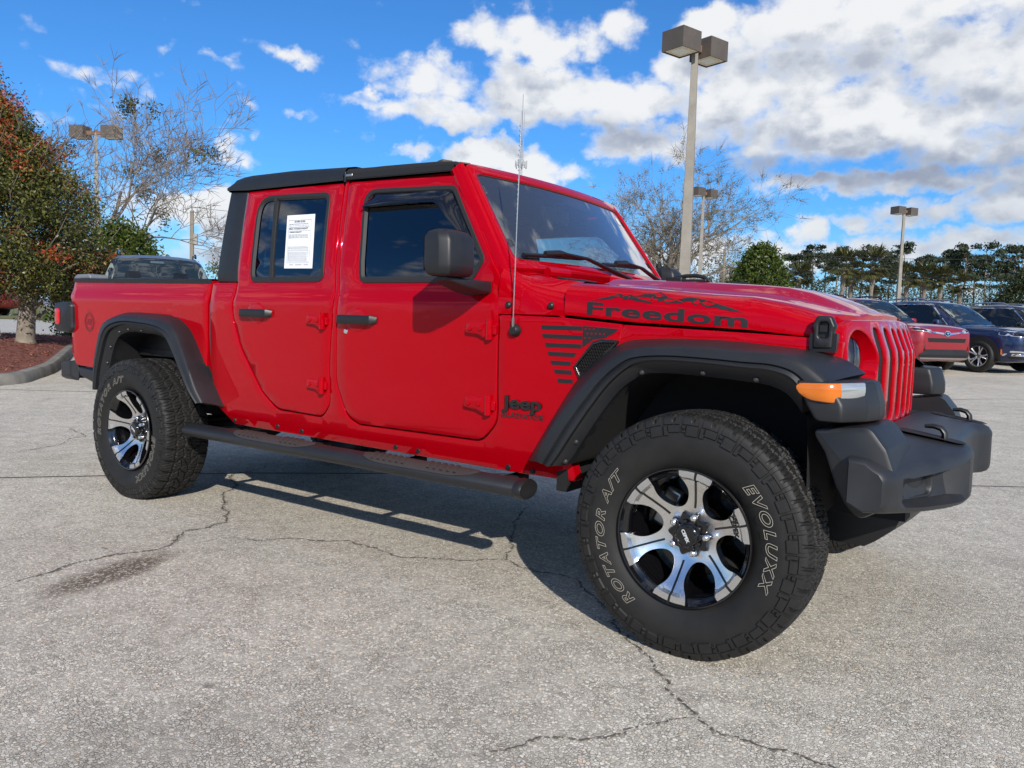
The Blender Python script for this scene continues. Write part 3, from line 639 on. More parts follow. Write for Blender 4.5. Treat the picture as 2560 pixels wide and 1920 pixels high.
# ---- grille
def gx(y, z): return .497-.075*(abs(y)/.60)**2.4-.40*max(0, z-1.04)*(1-.3*min(1, abs(y)/.6))-.10*max(0, .80-z)
GR = rpoly([(-.43, .742, .06), (.43, .742, .06), (.60, .84, .08), (.628, 1.0), (.618, 1.135, .06), (.54, 1.160, .05), (0, 1.172), (-.54, 1.160, .05), (-.618, 1.135, .06), (-.628, 1.0), (-.60, .84, .08)], r=.04, step=.03)
holes = [rpoly([(y-.034, .803), (y+.034, .803), (y+.034, 1.138), (y-.034, 1.138)], r=.032, step=.03) for y in [(k-3)*.118 for k in range(7)]]
HLY, HLZ, HLR = .505, 1.018, .109
circ = lambda s: np.array([(s*HLY+HLR*math.cos(t), HLZ+HLR*math.sin(t)) for t in np.linspace(0, 2*PI, 40, endpoint=False)])
m = MB(); panel(m, GR, holes+[circ(-1), circ(1)], lambda y, z, d: (gx(y, z)-d, y, z), e=.0045, d=.06, step=.035, hole_d=.011); GRL = m.build('grille', RED, TR, smooth=40)
m = MB(); m.grid([[(gx(y, z)-.012, y, z) for z in np.linspace(.79, 1.145, 13)] for y in np.linspace(-.392, .392, 17)]); m.build('radiator_mesh', BLKD, GRL, smooth=None)
m = MB(); m.tube([(.475, y, .728-.0) for y in np.linspace(-.42, .42, 9)], .012, 6); m.build('grille_lower_lip', RED, GRL)
for sg in (-1, 1):
    hx = gx(HLY, HLZ)
    m = MB(); m.grid([[((gx(sg*HLY+HLR*math.cos(t), HLZ+HLR*math.sin(t))-.008)*(1-k)+(hx-.058)*k, sg*HLY+(HLR-.001-.011*k)*math.cos(t), HLZ+(HLR-.001-.011*k)*math.sin(t)) for t in np.linspace(0, 2*PI, 48, endpoint=False)] for k in (0, .5, 1)], closed_u=True); m.lathe([(HLR-.012, hx-.058), (.088, hx-.062)], 48, (0, sg*HLY, HLZ), 'x'); hl = m.build('headlight', RED, GRL, smooth=60)
    m = MB(); m.lathe([(.094, hx-.060), (.090, hx-.048), (.084, hx-.052)], 40, (0, sg*HLY, HLZ), 'x'); m.build('headlight_ring', CHR, hl, smooth=60)
    m = MB(); m.lathe([(.085, hx-.056), (.06, hx-.075), (.03, hx-.060), (0, hx-.050)], 32, (0, sg*HLY, HLZ), 'x'); m.build('headlight_reflector', mat('lamp_reflector_grey', (.55, .55, .57), .3, metal=.6), hl, smooth=60)
    m = MB(); m.lathe([(.086, hx-.050), (.075, hx-.034), (.05, hx-.022), (.02, hx-.017), (0, hx-.016)], 32, (0, sg*HLY, HLZ), 'x'); m.build('headlight_lens', CLEAR, hl, smooth=60)
# ---- fender flares
def spline(P, k=4):
    P = np.array(P, float); n = len(P); out = []
    for i in range(n-1):
        p0, p1, p2, p3 = P[max(i-1, 0)], P[i], P[i+1], P[min(i+2, n-1)]
        for j in range(k):
            t = j/k; out.append(.5*((2*p1)+(p2-p0)*t+(2*p0-5*p1+4*p2-p3)*t*t+(3*p1-p0-3*p2+p3)*t**3))
    out.append(P[-1]); return np.array(out)
def flare(I, R, L, N, k=4, rb=.35):
    I, R, L, N = (spline(q, k) for q in (I, R, L, N)); rows = []
    for i, r, l, n in zip(I, R, L, N):
        a = r+(i-r)*.09; b = r+(l-r)*.13; c = r+(l-r)*.60; c2 = r+(l-r)*.66+np.array([0, .010, 0]); q = r+(l-r)*.92+np.array([0, .004, 0]); lip = l+(l-r)*.04+np.array([0, .012, 0]); gr = l+(l-r)*.06+np.array([0, .032, 0])
        e = l+(n-l)*.30+np.array([0, .016, 0])
        rows.append([i+np.array([0, .02, 0]), i, i+(r-i)*.45+np.array([0, 0, .002]), a, r*.5+a*.25+b*.25, b, r+(l-r)*.35+np.array([0, -.002, 0]), c, c2, q, lip, gr, e, n, n+np.array([0, .05, 0])])
    return rows
FI = [(-.735, -.795, .560), (-.690, -.795, .640), (-.618, -.795, .758), (-.521, -.79, .906), (-.430, -.775, 1.000), (-.345, -.765, 1.054), (-.265, -.755, 1.071), (-.10, -.742, 1.078), (.06, -.722, 1.076), (.17, -.700, 1.068), (.30, -.680, 1.056), (.40, -.655, 1.034), (.475, -.63, .985)]
FR = [(-.640, -.895, .590), (-.610, -.91, .640), (-.545, -.915, .745), (-.455, -.915, .860), (-.375, -.915, .952), (-.300, -.915, 1.010), (-.235, -.915, 1.036), (-.10, -.915, 1.050), (.05, -.915, 1.050), (.17, -.915, 1.046), (.275, -.915, 1.044), (.355, -.92, 1.022), (.43, -.925, .966)]
FL = [(-.560, -.930, .578), (-.520, -.935, .630), (-.462, -.935, .720), (-.390, -.935, .822), (-.325, -.935, .905), (-.262, -.935, .962), (-.205, -.935, .992), (-.10, -.935, 1.003), (.05, -.935, 1.000), (.16, -.935, .994), (.25, -.935, .990), (.315, -.935, .972), (.352, -.932, .935)]
FN = [(-.520, -.87, .580), (-.490, -.87, .610), (-.432, -.87, .700), (-.365, -.87, .800), (-.300, -.87, .882), (-.240, -.87, .928), (-.190, -.87, .952), (-.10, -.87, .958), (.05, -.87, .954), (.16, -.87, .948), (.24, -.87, .940), (.300, -.87, .915), (.345, -.86, .86)]
RI = [(-4.03, -.80, .615), (-3.995, -.80, .80), (-3.94, -.80, .97), (-3.885, -.80, 1.065), (-3.80, -.802, 1.100), (-3.62, -.802, 1.107), (-3.45, -.802, 1.102), (-3.284, -.802, 1.094), (-3.164, -.802, 1.065), (-3.066, -.80, .995), (-2.93, -.797, .800), (-2.845, -.793, .680), (-2.795, -.79, .602)]
RR = [(-4.005, -.90, .615), (-3.972, -.91, .78), (-3.915, -.915, .93), (-3.86, -.915, 1.02), (-3.77, -.915, 1.062), (-3.60, -.915, 1.082), (-3.43, -.915, 1.078), (-3.25, -.915, 1.066), (-3.12, -.915, 1.040), (-3.04, -.915, .985), (-2.93, -.915, .805), (-2.865, -.915, .700), (-2.815, -.905, .630)]
RL = [(-3.945, -.925, .615), (-3.905, -.935, .73), (-3.850, -.935, .87), (-3.805, -.935, .955), (-3.735, -.935, 1.008), (-3.60, -.935, 1.036), (-3.45, -.935, 1.034), (-3.30, -.935, 1.024), (-3.19, -.935, 1.000), (-3.11, -.935, .945), (-2.985, -.935, .780), (-2.915, -.935, .690), (-2.858, -.925, .622)]
RN = [(-3.91, -.87, .62), (-3.865, -.87, .72), (-3.815, -.87, .85), (-3.77, -.87, .925), (-3.71, -.87, .968), (-3.60, -.87, .990), (-3.45, -.87, .988), (-3.31, -.87, .980), (-3.22, -.87, .958), (-3.145, -.87, .905), (-3.02, -.87, .750), (-2.945, -.87, .665), (-2.89, -.87, .615)]
BOLT_F = [(-.505, .60), (-.462, .680), (-.405, .790), (-.315, .905), (-.205, .955), (.02, .968), (.20, .957)]; BOLT_R = [(-3.895, .66), (-3.845, .79), (-3.805, .89), (-3.70, .985), (-3.60, 1.004), (-3.45, 1.002)]
for mir in (False, True):
    for rails, bolts, front in (((FI, FR, FL, FN), BOLT_F, True), ((RI, RR, RL, RN), BOLT_R, False)):
        rows = flare(*rails); m = MB(); m.grid(rows); m.add(rows[0], [tuple(range(len(rows[0])))]); m.add(rows[-1], [tuple(range(len(rows[-1])))])
        fl = m.build('fender_flare', BLK, TR, smooth=38, mirror=mir)
        for x, z in bolts: b = MB(); b.lathe([(0, -.008), (.005, -.008), (.008, -.005), (.010, 0)], 10, (x, -.885, z)); b.build('flare_bolt', mat('bolt_grey', (.03, .031, .033), .45), fl, mirror=mir)
        if front:
            def plan(z):
                t = np.clip((.968-z)/(.968-.846), 0, 1); xr = np.interp(z, [.846, .905, .968], [.400, .365, .335]); xf = np.interp(z, [.846, .900, .968], [.478, .474, .432]); xm = np.interp(z, [.846, .90, .968], [.532, .532, .505]); xi = np.interp(z, [.846, .908, .968], [.556, .553, .535])
                return rpoly([(xr, -.60), (xi-.035, -.60), (xi, -.70), (xi-.004, -.76), (xm, -.845), (xf, -.930), (xr, -.935)], r=.018, seg=4, step=1)
            rows = [[(p[0], p[1], z) for p in inset(plan(z), e)] for z, e in ((.846, .012), (.850, .003), (.858, 0), (.893, -.001), (.903, .0), (.935, .0), (.958, .0), (.966, .004), (.969, .012))]
            m = MB(); m.grid(rows, closed_u=True, cap=True); nz = m.build('flare_nose', BLK, fl, smooth=38, mirror=mir)
            # turn signal wrapping round the corner: amber side, clear front
            pth = np.array([(.345, -.9385), (.39, -.9385), (.428, -.9375), (.452, -.925), (.475, -.900), (.497, -.872), (.515, -.842)]); P = spline(pth, 4); nr = np.stack([np.gradient(P[:, 1]), -np.gradient(P[:, 0])], 1); nr /= np.linalg.norm(nr, axis=1, keepdims=True)
            ztop = np.interp(P[:, 0], [.345, .352, .40, .515], [.953, .960, .962, .967]); zbot = np.interp(P[:, 0], [.345, .352, .368, .392, .46, .515], [.942, .930, .917, .909, .904, .924]); xo = P[:, 0]
            for nm, M_, a, b_ in (('turn_signal', AMB, 0, 14), ('marker_lens', WLENS, 14, len(P))):
                m = MB(); rr_ = []
                for i in range(a, min(b_+1, len(P))):
                    zt, zb = ztop[i], zbot[i]; n = nr[i]; col = []
                    for s, h in ((0, -.006), (0, .003), (.06, .006), (.35, .0075), (.65, .0075), (.94, .006), (1, .003), (1, -.006)):
                        rib = .0015*math.sin(s*40) if nm == 'marker_lens' and .1 < s < .9 else 0
                        col.append((P[i, 0]+n[0]*(h+rib), P[i, 1]+n[1]*(h+rib), zb+(zt-zb)*s))
                    rr_.append(col)
                m.grid(rr_); m.add(rr_[0], [tuple(range(8))]); m.add(rr_[-1], [tuple(range(8))[::-1]]); m.build(nm, M_, fl, smooth=50, mirror=mir)
    # inner wells
    for NN, y1 in ((FN+[(.36, 0, .80), (.37, 0, .50)], -.845), (RN, -.845)):
        m = MB(); NS_ = spline([(q[0], 0, q[2]) for q in NN], 3); prof_ = [(q[0], q[2]) for q in NS_]
        m.grid([[(x, y, z) for x, z in prof_] for y in (y1, -.42)]); m.add([(x, -.42, z) for x, z in prof_], [tuple(range(len(prof_)))]); m.build('wheel_well', BLKD, TR, mirror=mir)
# side vents and mesh ahead of the doors
for mir in (False, True):
    yv = lambda x: float(width(x)) if x > -.9 else .8
    A = rpoly([(-.545, .955), (-.520, .905), (-.505, .915), (-.40, 1.010), (-.352, 1.062), (-.43, 1.064), (-.468, 1.052)], r=.008); B = inset(A, .012)
    m = MB(); panel(m, A, [B], lambda x, z, d: (x, -(prof(x, z)+.008-d), z), e=.003, d=.02, step=.05); m.build('fender_vent', BLKG, TR, mirror=mir)
    m = MB(); flat(m, B, [], lambda x, z: (x, -(prof(x, z)+.001), z), step=.05)
    for i in range(26):
        for j in range(14):
            cx, cz = -.56+i*.0105+(j % 2)*.00525, .90+j*.0122
            if inside(np.array([[cx, cz]]), inset(A, .014))[0]: m.lathe([(.0050, -.002), (.0062, -.004), (.0068, 0)], 6, (cx, -(prof(cx, cz)+.003), cz))
    m.build('vent_mesh', BLKD, TR, mirror=mir, smooth=None)
# ---- front bumper
def bx(y):
    a = abs(y); return float(np.interp(a, [0, .22, .29, .33, .36, .46, .58, .70, .80, .87, .93], [.722, .722, .740, .768, .776, .768, .738, .695, .655, .630, .605]))
m = MB(); rows = []
YB = [-.932, -.930, -.924, -.912, -.895, -.87, -.845, -.82, -.795, -.74, -.68, -.62, -.56, -.50, -.47, -.44, -.415, -.38, -.355, -.335, -.31, -.285, -.24, -.2, -.1, 0]; YB = YB+[-y for y in YB[-2::-1]]
for y in YB:
    a = abs(y); xf = bx(y); xb = .50; k = 0
    zt_b = np.interp(a, [0, .35, .60, .93], [.790, .790, .772, .745]); zt_f = np.interp(a, [0, .25, .42, .60, .80, .93], [.757, .757, .745, .728, .718, .715]); zb = np.interp(a, [0, .5, .75, .93], [.560, .560, .572, .590]); 
    pk = float(np.clip(min((a-.42)/.06, (.835-a)/.045), 0, 1)); pk = pk*pk*(3-2*pk) # fog pocket
    dp = .072*pk
    rows.append([(xb, y, zt_b-.03*k), (xb+.05, y, zt_b-.028*k-.004), (xf-.030, y, zt_f+.008-.012*k), (xf-.010, y, zt_f-.002-.012*k), (xf, y, zt_f-.016-.012*k), (xf+.004, y, zt_f-.026-.006*pk), (xf+.003-dp, y, zt_f-.044), (xf+.004-dp, y, (zt_f+zb)/2), (xf+.004-dp*.8, y, zb+.036), (xf+.002, y, zb+.020), (xf-.006, y, zb+.008), (xf-.022, y, zb), (xb+.05, y, zb-.004), (xb, y, zb+.02)])
    if a > .905:
        e = (1-((a-.905)/.0275)**2)**.5; q = rows[-1]; mx, mz = (xb+xf)/2-.005, (zt_f+zb)/2; rows[-1] = [(mx+(p[0]-mx)*(.84+.16*e), p[1], mz+(p[2]-mz)*(.86+.14*e)) for p in q]
m.grid(rows, closed_u=True, cap=True); BU = m.build('front_bumper', mat('worn_bumper_plastic', (.019, .0205, .024), .48, var=.35, vscale=6, bump=.10, bscale=700, rvar=.1), TR, smooth=32)
for sg in (-1, 1):
    yc = sg*.66; xc = bx(.66)-.066; m = MB()
    A = rpoly([(yc-.085, .60), (yc+.085, .60), (yc+.085, .700), (yc-.085, .700)], r=.035); panel(m, A, [rpoly([(yc-.072, .612), (yc+.072, .612), (yc+.072, .688), (yc-.072, .688)], r=.028)], lambda y, z, d: (xc+.014-d-(abs(y)-.66)*.42, y, z), e=.005, d=.03, step=.04)
    A = rpoly([(yc-.075, .610), (yc+.075, .610), (yc+.075, .690), (yc-.075, .690)], r=.028); panel(m, A, [], lambda y, z, d: (xc-.010+.012*math.cos((y-yc)*20)-d-(abs(y)-.66)*.42, y, z), e=.004, d=.01, step=.03)
    m.build('fog_lamp_cover', BLK, BU, smooth=40)
    h = MB(); hy = sg*.385; h.tube([(.690, hy, .735), (.692, hy, .765), (.690, hy, .787), (.678, hy, .802), (.655, hy, .808), (.628, hy, .806)], [.017, .016, .014, .013, .012, .009], 8, sq=(1, .75)); h.build('tow_hook', BLKS, BU, smooth=50)
    h = MB(); A = rpoly([(.55, hy-.05), (.74, hy-.04), (.76, hy), (.74, hy+.04), (.55, hy+.05)], r=.03); flat(h, A, [], lambda x, y: (x, y, float(np.interp(x, [.55, .70, .76], [.7895, .768, .757]))), step=.08); h.build('hook_recess', BLKD, BU, smooth=180)
for mir in (False, True):
    A = rpoly([(.372, .818), (.548, .842), (.600, .775), (.628, .700), (.610, .60), (.530, .548), (.487, .592), (.455, .650), (.420, .745)], r=.045, seg=8, step=.02); B = inset(A, .016); C = inset(A, .005)
    m = MB(); m.grid([[(p[0]-dx, y, p[1]) for p in L] for L, y, dx in ((B, -.884, .0), (C, -.878, 0), (A, -.860, 0), (A, -.60, -.012))], closed_u=True, cap=True); m.build('bumper_side_fill', BLK, TR, mirror=mir, smooth=40)
m = MB(); rows = []
for y in np.linspace(-.46, .46, 9):
    k = abs(y)/.46; rows.append([(.66-.05*k*k, y, .575), (.645-.05*k*k, y, .515), (.60-.03*k*k, y, .450), (.54-.03*k*k, y, .395), (.475, y, .366+.004*k), (.30, y, .372), (.30, y, .56)])
m.grid(rows, closed_u=True, cap=True); m.build('skid_plate', BLKS, TR, smooth=40)
m = MB(); m.box((.45, 0, .64), (.12, 1.1, .16)); m.box((.44, 0, .75), (.10, .8, .08)); m.build('bumper_beam', BLKD, TR)
# ---- chassis and drivetrain, seen only as dark shapes underneath
m = MB()
for s in (-1, 1):
    m.box((-1.9, s*.42, .56), (5.0, .10, .16)); m.tube([(.05, s*.40, .60), (.05, s*.42, .95)], .035, 8); m.tube([(-3.52, s*.45, .50), (-3.62, s*.44, .90)], .03, 8)
m.tube([(0, -.78, WR), (0, .78, WR)], .045, 10); m.tube([(-WB, -.78, WR), (-WB, .78, WR)], .05, 10); m.lathe([(0, -.16), (.13, -.10), (.16, 0), (.13, .10), (0, .16)], 14, (-WB, 0, WR)); m.lathe([(0, -.14), (.11, -.09), (.14, 0), (.11, .09), (0, .14)], 14, (0, .18, WR))
m.box((-1.3, 0, .50), (1.1, .5, .14)); m.tube([(.18, -.70, .44), (.18, .7, .42)], .02, 8); m.tube([(0, 0, .45), (-1.0, .05, .52)], .035, 8); m.tube([(-1.8, 0, .52), (-3.3, 0, .46)], .04, 8)
m.tube([(-.05, -.55, .40), (-.75, -.40, .47)], .035, 8); m.tube([(-3.4, -.5, .40), (-2.6, -.42, .50)], .035, 8); m.tube([(-2.2, .30, .50), (-4.3, .42, .56)], .04, 8)
m.build('chassis', BLKD, TR)
m = MB(); m.box((-1.75, 0, .66), (2.1, 1.44, .02)); m.box((-3.7, 0, .80), (1.5, 1.0, .02)); m.box((-.15, 0, .80), (1.0, .95, .35)); m.box((-.60, 0, .75), (.05, 1.5, .60)); m.build('underfloor', BLKD, TR)
# ---- wheels
def tyre_mesh():
    NA, R0 = 1440, WR; y_in = .140
    prof_ = [(.222, .098), (.232, .112), (.246, .117), (.262, .127), (.285, .138), (.308, .1435), (.328, .144)]+[(float(r_), float(np.interp(r_, [.328, .343, .366, .378, .388, .396], [.144, .1415, .1385, .1360, .1330, .1290]))) for r_ in (.336, .3415, .3425, .3445, .346, .350, .354, .358, .362, .366, .370, .3735, .3750, .3770, .3785, .382, .3855, .3865, .3885, .392, .396)]+[(.4015, .1240), (.4050, .1180)]
    half = [(-w, r) for r, w in prof_]  # outer face at -y
    tread = [(-w, float(.4065+.0071*(1-(w/.118)**2))) for w in np.linspace(.112, -.112, 41)]
    pr = half+tread+[(w, r) for r, w in prof_[::-1]]; pr = np.array(pr); n = len(pr)
    th = np.arange(NA)/NA*2*PI; T, J = np.meshgrid(th, np.arange(n), indexing='ij'); Yv = pr[J, 0]; Rv = pr[J, 1].copy()
    s = T/(2*PI); ay = np.abs(Yv)
    # tread: wandering circumferential grooves, blocks with slanted cross-grooves, narrow sipes
    NP = 36
    def saw(x): return x-np.floor(x)
    def zig(x): return np.abs(saw(x)*2-1)*2-1
    d = np.zeros_like(Rv); on = Rv > .404
    for c, amp, ph, wd in ((.072, .010, 0, .0045), (.024, .011, .5, .0045)):
        for sg in (-1, 1): d = np.maximum(d, np.where(on & (np.abs(Yv-sg*(c+amp*.5*zig(s*NP+ph))) < wd), 1, 0))
    def cross(lo, hi, n_, slant, ph, wd): return on & (ay >= lo) & (ay < hi) & (np.abs(saw(s*n_+slant*Yv+ph+.12*zig(s*n_*.5))-.5) < wd)
    d = np.maximum(d, cross(0, .022, NP, 14, .1, .075)); d = np.maximum(d, cross(.022, .072, NP, -11, .4, .085)); sh = (ay >= .072) & (Rv > .386)
    d = np.maximum(d, np.where(sh & (np.abs(saw(s*NP+3*Yv+.22)-.5) < .075), 1.0, 0)); sip = np.where(on & (np.abs(saw(s*NP*4+9*np.sign(Yv)*Yv+.1*zig(Yv*160))-.5) < .10), .40, 0)
    Rv -= .0100*np.maximum(d, sip)*np.where(on | sh, 1, 0)
    # outer shoulder: bevelled lug faces in two rows
    o = (Rv > .340) & (Rv < .3995) & (ay > .12); u = saw(s*NP+.22); rr_ = (pr[J, 1]-.343)/.044
    even = np.floor(s*NP) % 2 == 0; lug = (np.abs(u-.5) > .06) & (pr[J, 1] > np.where(even, .3435, .352)) & (pr[J, 1] < .3755)
    notch = ((np.abs(u-.22) < .03) & (rr_ > .25)) | ((np.abs(rr_-.45) < .07) & (u > .22) & (u < .44) & ~even)
    up = np.where(o & lug & ~notch, .0062, 0)*np.where(np.floor(s*NP) % 2 == 0, 1, .92)
    up = up+np.where((pr[J, 1] > .378) & (np.abs(u-.5) > .10) & (ay > .12), .0045, 0)
    Yv = Yv+np.sign(Yv)*up
    Yv = Yv+np.sign(Yv)*np.where(np.abs(pr[J, 1]-.262) < .004, .0012, 0)
    Rv = np.where(Rv > .25, .25+(Rv-.25)*1.05, Rv)
    V = np.stack([Rv*np.cos(T), Yv*1.02, Rv*np.sin(T)], -1).reshape(-1, 3)
    i = np.arange(NA)[:, None]; j = np.arange(n-1)[None]; a = i*n+j; b = ((i+1) % NA)*n+j
    F = np.stack([a, b, b+1, a+1], -1).reshape(-1, 4)
    me = bpy.data.meshes.new('tyre'); me.vertices.add(len(V)); me.vertices.foreach_set('co', V.ravel()); me.loops.add(F.size); me.loops.foreach_set('vertex_index', F.ravel()); me.polygons.add(len(F)); me.polygons.foreach_set('loop_start', np.arange(len(F))*4); me.polygons.foreach_set('loop_total', np.full(len(F), 4)); me.update(calc_edges=True)
    return me
def polar(a, r, y): return (r*math.cos(a), y, r*math.sin(a))
def letters(mb, body, a0, a1, r_in, r_out, y, shear):
    v, f = text_tris(body, 1., shear, .0, 1.25); x0, x1 = v[:, 0].min(), v[:, 0].max(); h0, h1 = 0., .70
    mp = lambda p: polar(a0+(a1-a0)*(p[0]-x0)/(x1-x0), r_in+(r_out-r_in)*(p[1]-h0)/(h1-h0), y)
    L = (x1-x0); sx_, sy_ = abs(a1-a0)*.3/L, (r_out-r_in)/(h1-h0)
    for lp in boundary_loops(f):
        P = v[lp]*np.array([sx_, sy_]); P = P[[i for i in range(len(P)) if np.linalg.norm(P[i]-P[i-1]) > 1e-5]]
        P, Q = inset(P, -.0022), inset(P, -.0006); rows = [[mp(p/np.array([sx_, sy_])) for p in X] for X in (P, Q)]; mb.grid(rows, closed_u=True)
def spoke_face():
    "machined six-spoke face as seen from outside: silver plate with rounded windows, deep dish towards the hub"
    def yd(r): return float(np.interp(r, [0, .05, .08, .12, .16, .188, .197, .206, .2335, .236], [-.052, -.055, -.060, -.075, -.096, -.113, -.117, -.131, -.135, -.131]))
    return yd
YOFF = .82  # wheel mounting plane
def make_wheel():
    yd = spoke_face(); w = MB(); S0 = math.radians(20.5)
    out = []
    # plate outline: silver reaches the lip only on the six spoke tips
    NS = 6
    for k in range(NS):
        c = S0+k*PI/3
        for t in np.linspace(-15, 15, 9): out.append((.236*math.cos(c+math.radians(t)), .236*math.sin(c+math.radians(t))))
        for t, r in ((15.3, .212), (14.6, .200), (12.0, .186), (9.6, .165), (9.6, .142), (13, .120), (19, .103), (30, .096), (41, .103), (47, .120), (50.4, .142), (50.4, .165), (48, .186), (45.4, .200), (44.7, .212)):
            out.append((r*math.cos(c+math.radians(t)), r*math.sin(c+math.radians(t))))
    O = []
    A = np.array(out); n = len(A)
    for i in range(n):
        a, b = A[i], A[(i+1) % n]; k = max(1, int(np.linalg.norm(b-a)/.008)); O += [a+(b-a)*j/k for j in range(k)]
    O = np.array(O)
    O = np.array([O[i]*.5+(O[i-1]+O[(i+1) % len(O)])*.25 if np.hypot(*O[i]) < .205 else O[i] for i in range(len(O))])
    G = np.array([(r*math.cos(t), r*math.sin(t)) for r in (.05, .07, .09, .105, .12, .135, .15, .165, .18, .188, .197, .206, .22) for t in np.linspace(0, 2*PI, int(r*700), endpoint=False)])
    nv, F = triangulate([O], .5, us=[0], vs=[0])
    G = G[inside(G, O)]; G = G[dist_poly(G, O) > .004]
    V = np.concatenate([O, G]); r_ = delaunay_2d_cdt([Vector(p) for p in V], [(i, (i+1) % len(O)) for i in range(len(O))], [], 0, 1e-7); nv = np.array([tuple(p) for p in r_[0]]); F = np.array([t for t in r_[2] if len(t) == 3]); F = F[inside(nv[F].mean(1), O)]
    w.add([(p[0], yd(np.hypot(*p)), p[1]) for p in nv], [tuple(t) for t in F]); face = w
    rim = face.build('wheel', SIL, None, smooth=28)
    tri_o = O
    s = MB(); n = len(O)  # black window walls, grooves and barrel
    s.grid([[(p[0], yd(np.hypot(*p))-.0005, p[1]) for p in O], [(p[0]*.995, yd(np.hypot(*p))+.012, p[1]*.995) for p in O], [(p[0]*.985, yd(np.hypot(*p))+.045, p[1]*.985) for p in O]], closed_u=True)
    s.lathe([(.2375, -.128), (.2385, -.134), (.236, -.1375), (.231, -.1365), (.226, -.126), (.214, -.118), (.207, -.108), (.2045, -.09), (.204, -.06), (.196, -.05), (.196, .0), (.190, .01), (.190, .12)], 96)
    s.lathe([(.230, -.1362), (.2235, -.124)], 96)
    for k in range(NS):
        c = S0+k*PI/3; pts = [(r, yd(r)-.0022) for r in (.094, .12, .15, .18, .190)]+[(r, yd(r)-.0022) for r in (.192, .197, .206, .22, .234)]; hw = .0034
        s.grid([[ (r*math.cos(c)-q*hw*math.sin(c), y+.0006*(abs(q)-1), r*math.sin(c)+q*hw*math.cos(c)) for r, y in pts] for q in (-1, 0, 1)])
    s.lathe([(.205, .02), (.09, .03)], 40)
    s.build('wheel_barrel', BLKG, rim, smooth=40)
    cp = MB(); cp.lathe([(.050, -.052), (.0465, -.062), (.044, -.085), (.042, -.094), (.036, -.099), (.033, -.1005), (.031, -.099), (.0, -.101)], 40)
    for k in range(10):
        t = k*PI/5; cp.lathe([(.0, -.090), (.010, -.089), (.012, -.080), (.013, -.054)], 10, (.043*math.cos(t), 0, .043*math.sin(t)))
    star = [(.071+.0075*math.cos(10*t), t) for t in np.linspace(0, 2*PI, 80, endpoint=False)]; cp.grid([[(r*k*math.cos(t), y, r*k*math.sin(t)) for r, t in star] for k, y in ((1, -.050), (1, -.066), (.95, -.0695), (.6, -.071))], closed_u=True)
    cp.build('hub_cap', BLKG, rim, smooth=40)
    for k in range(5):
        t = math.radians(73)+k*2*PI/5; c = (.0635*math.cos(t), 0, .0635*math.sin(t)); lg = MB(); lg.lathe([(0, -.094), (.007, -.094), (.0105, -.091), (.0105, -.060), (.0115, -.058)], 12, c); lg.build('lug_nut', CHR, rim, smooth=40)
    lt = MB()  # maker's name: small on the cap, and across one spoke
    v, f = text_tris('CEPEK', .0165, 0, .0005); c0 = v[:, 0].max()/2; ca = math.radians(-62)
    lt.add([((p[0]-c0)*math.cos(ca)-(p[1]-.006)*math.sin(ca), -.1016, (p[0]-c0)*math.sin(ca)+(p[1]-.006)*math.cos(ca)) for p in v], f, 1)
    v, f = text_tris('CEPEK', .026, 0, .0010); c0 = v[:, 0].max()/2; a = S0; rr0 = .170
    def onsp(px, py): r = rr0+py; t = -px/r; return (r*math.cos(a+t), yd(r)-.0012, r*math.sin(a+t))
    lt.add([onsp(p[0]-c0, p[1]) for p in v], f); v, f = text_tris('Dick', .016, .3, .0006); lt.add([onsp(p[0]-c0, p[1]+.020) for p in v], f)
    lt.build('wheel_lettering', [DECAL, mat('silver_print', (.6, .62, .65), .4)], rim, smooth=180)
    ty = link('tyre', tyre_mesh(), RUB, rim, 40)
    for wd_, a0_, a1_ in (('ROTATOR A/T', -123, -220.5), ('EVOLUXX', 45, -23)):
        tl = MB(); letters(tl, wd_, math.radians(a0_), math.radians(a1_), .286, .319, -.1490, .28); tl.build('tyre_lettering', LET, ty, smooth=180)
    bd = MB(); bd.lathe([(.05, .035), (.165, .035), (.165, .06), (.05, .06)], 48); bd.build('brake_disc', RUST, rim, smooth=30)
    bc = MB(); bc.box((-.12, .045, .06), (.07, .07, .15), Matrix.Rotation(.4, 3, 'Y')); bc.build('brake_caliper', SILD, rim, bevel=.012)
    return rim
W0 = make_wheel(); W0.parent = TR
def place_wheel(src, x, side, rim_a, tyre_a, steer=0, first=False):
    o = src if first else src.copy()
    if not first: COL.objects.link(o); o.parent = TR
    o.location = (x, side*YOFF, WR); o.rotation_mode = 'XYZ'
    B = Matrix.Rotation(steer, 4, 'Z') @ (Matrix.Identity(4) if side < 0 else Matrix.Rotation(PI, 4, 'Z')) @ Matrix.Rotation(-rim_a, 4, 'Y')
    o.rotation_euler = B.to_euler()
    if first: return o
    for ch in src.children:
        c = ch.copy(); COL.objects.link(c); c.parent = o
        if ch.name.startswith('tyre'):
            c.rotation_euler = (0, -tyre_a, 0)
            for g_ in ch.children: q = g_.copy(); COL.objects.link(q); q.parent = c
    return o
place_wheel(W0, 0, -1, 0, 0, math.radians(1.0), True)
place_wheel(W0, -WB, -1, math.radians(28.5), math.radians(-46-28.5)); place_wheel(W0, 0, 1, .4, .8, math.radians(1.0)); place_wheel(W0, -WB, 1, .9, 1.7)
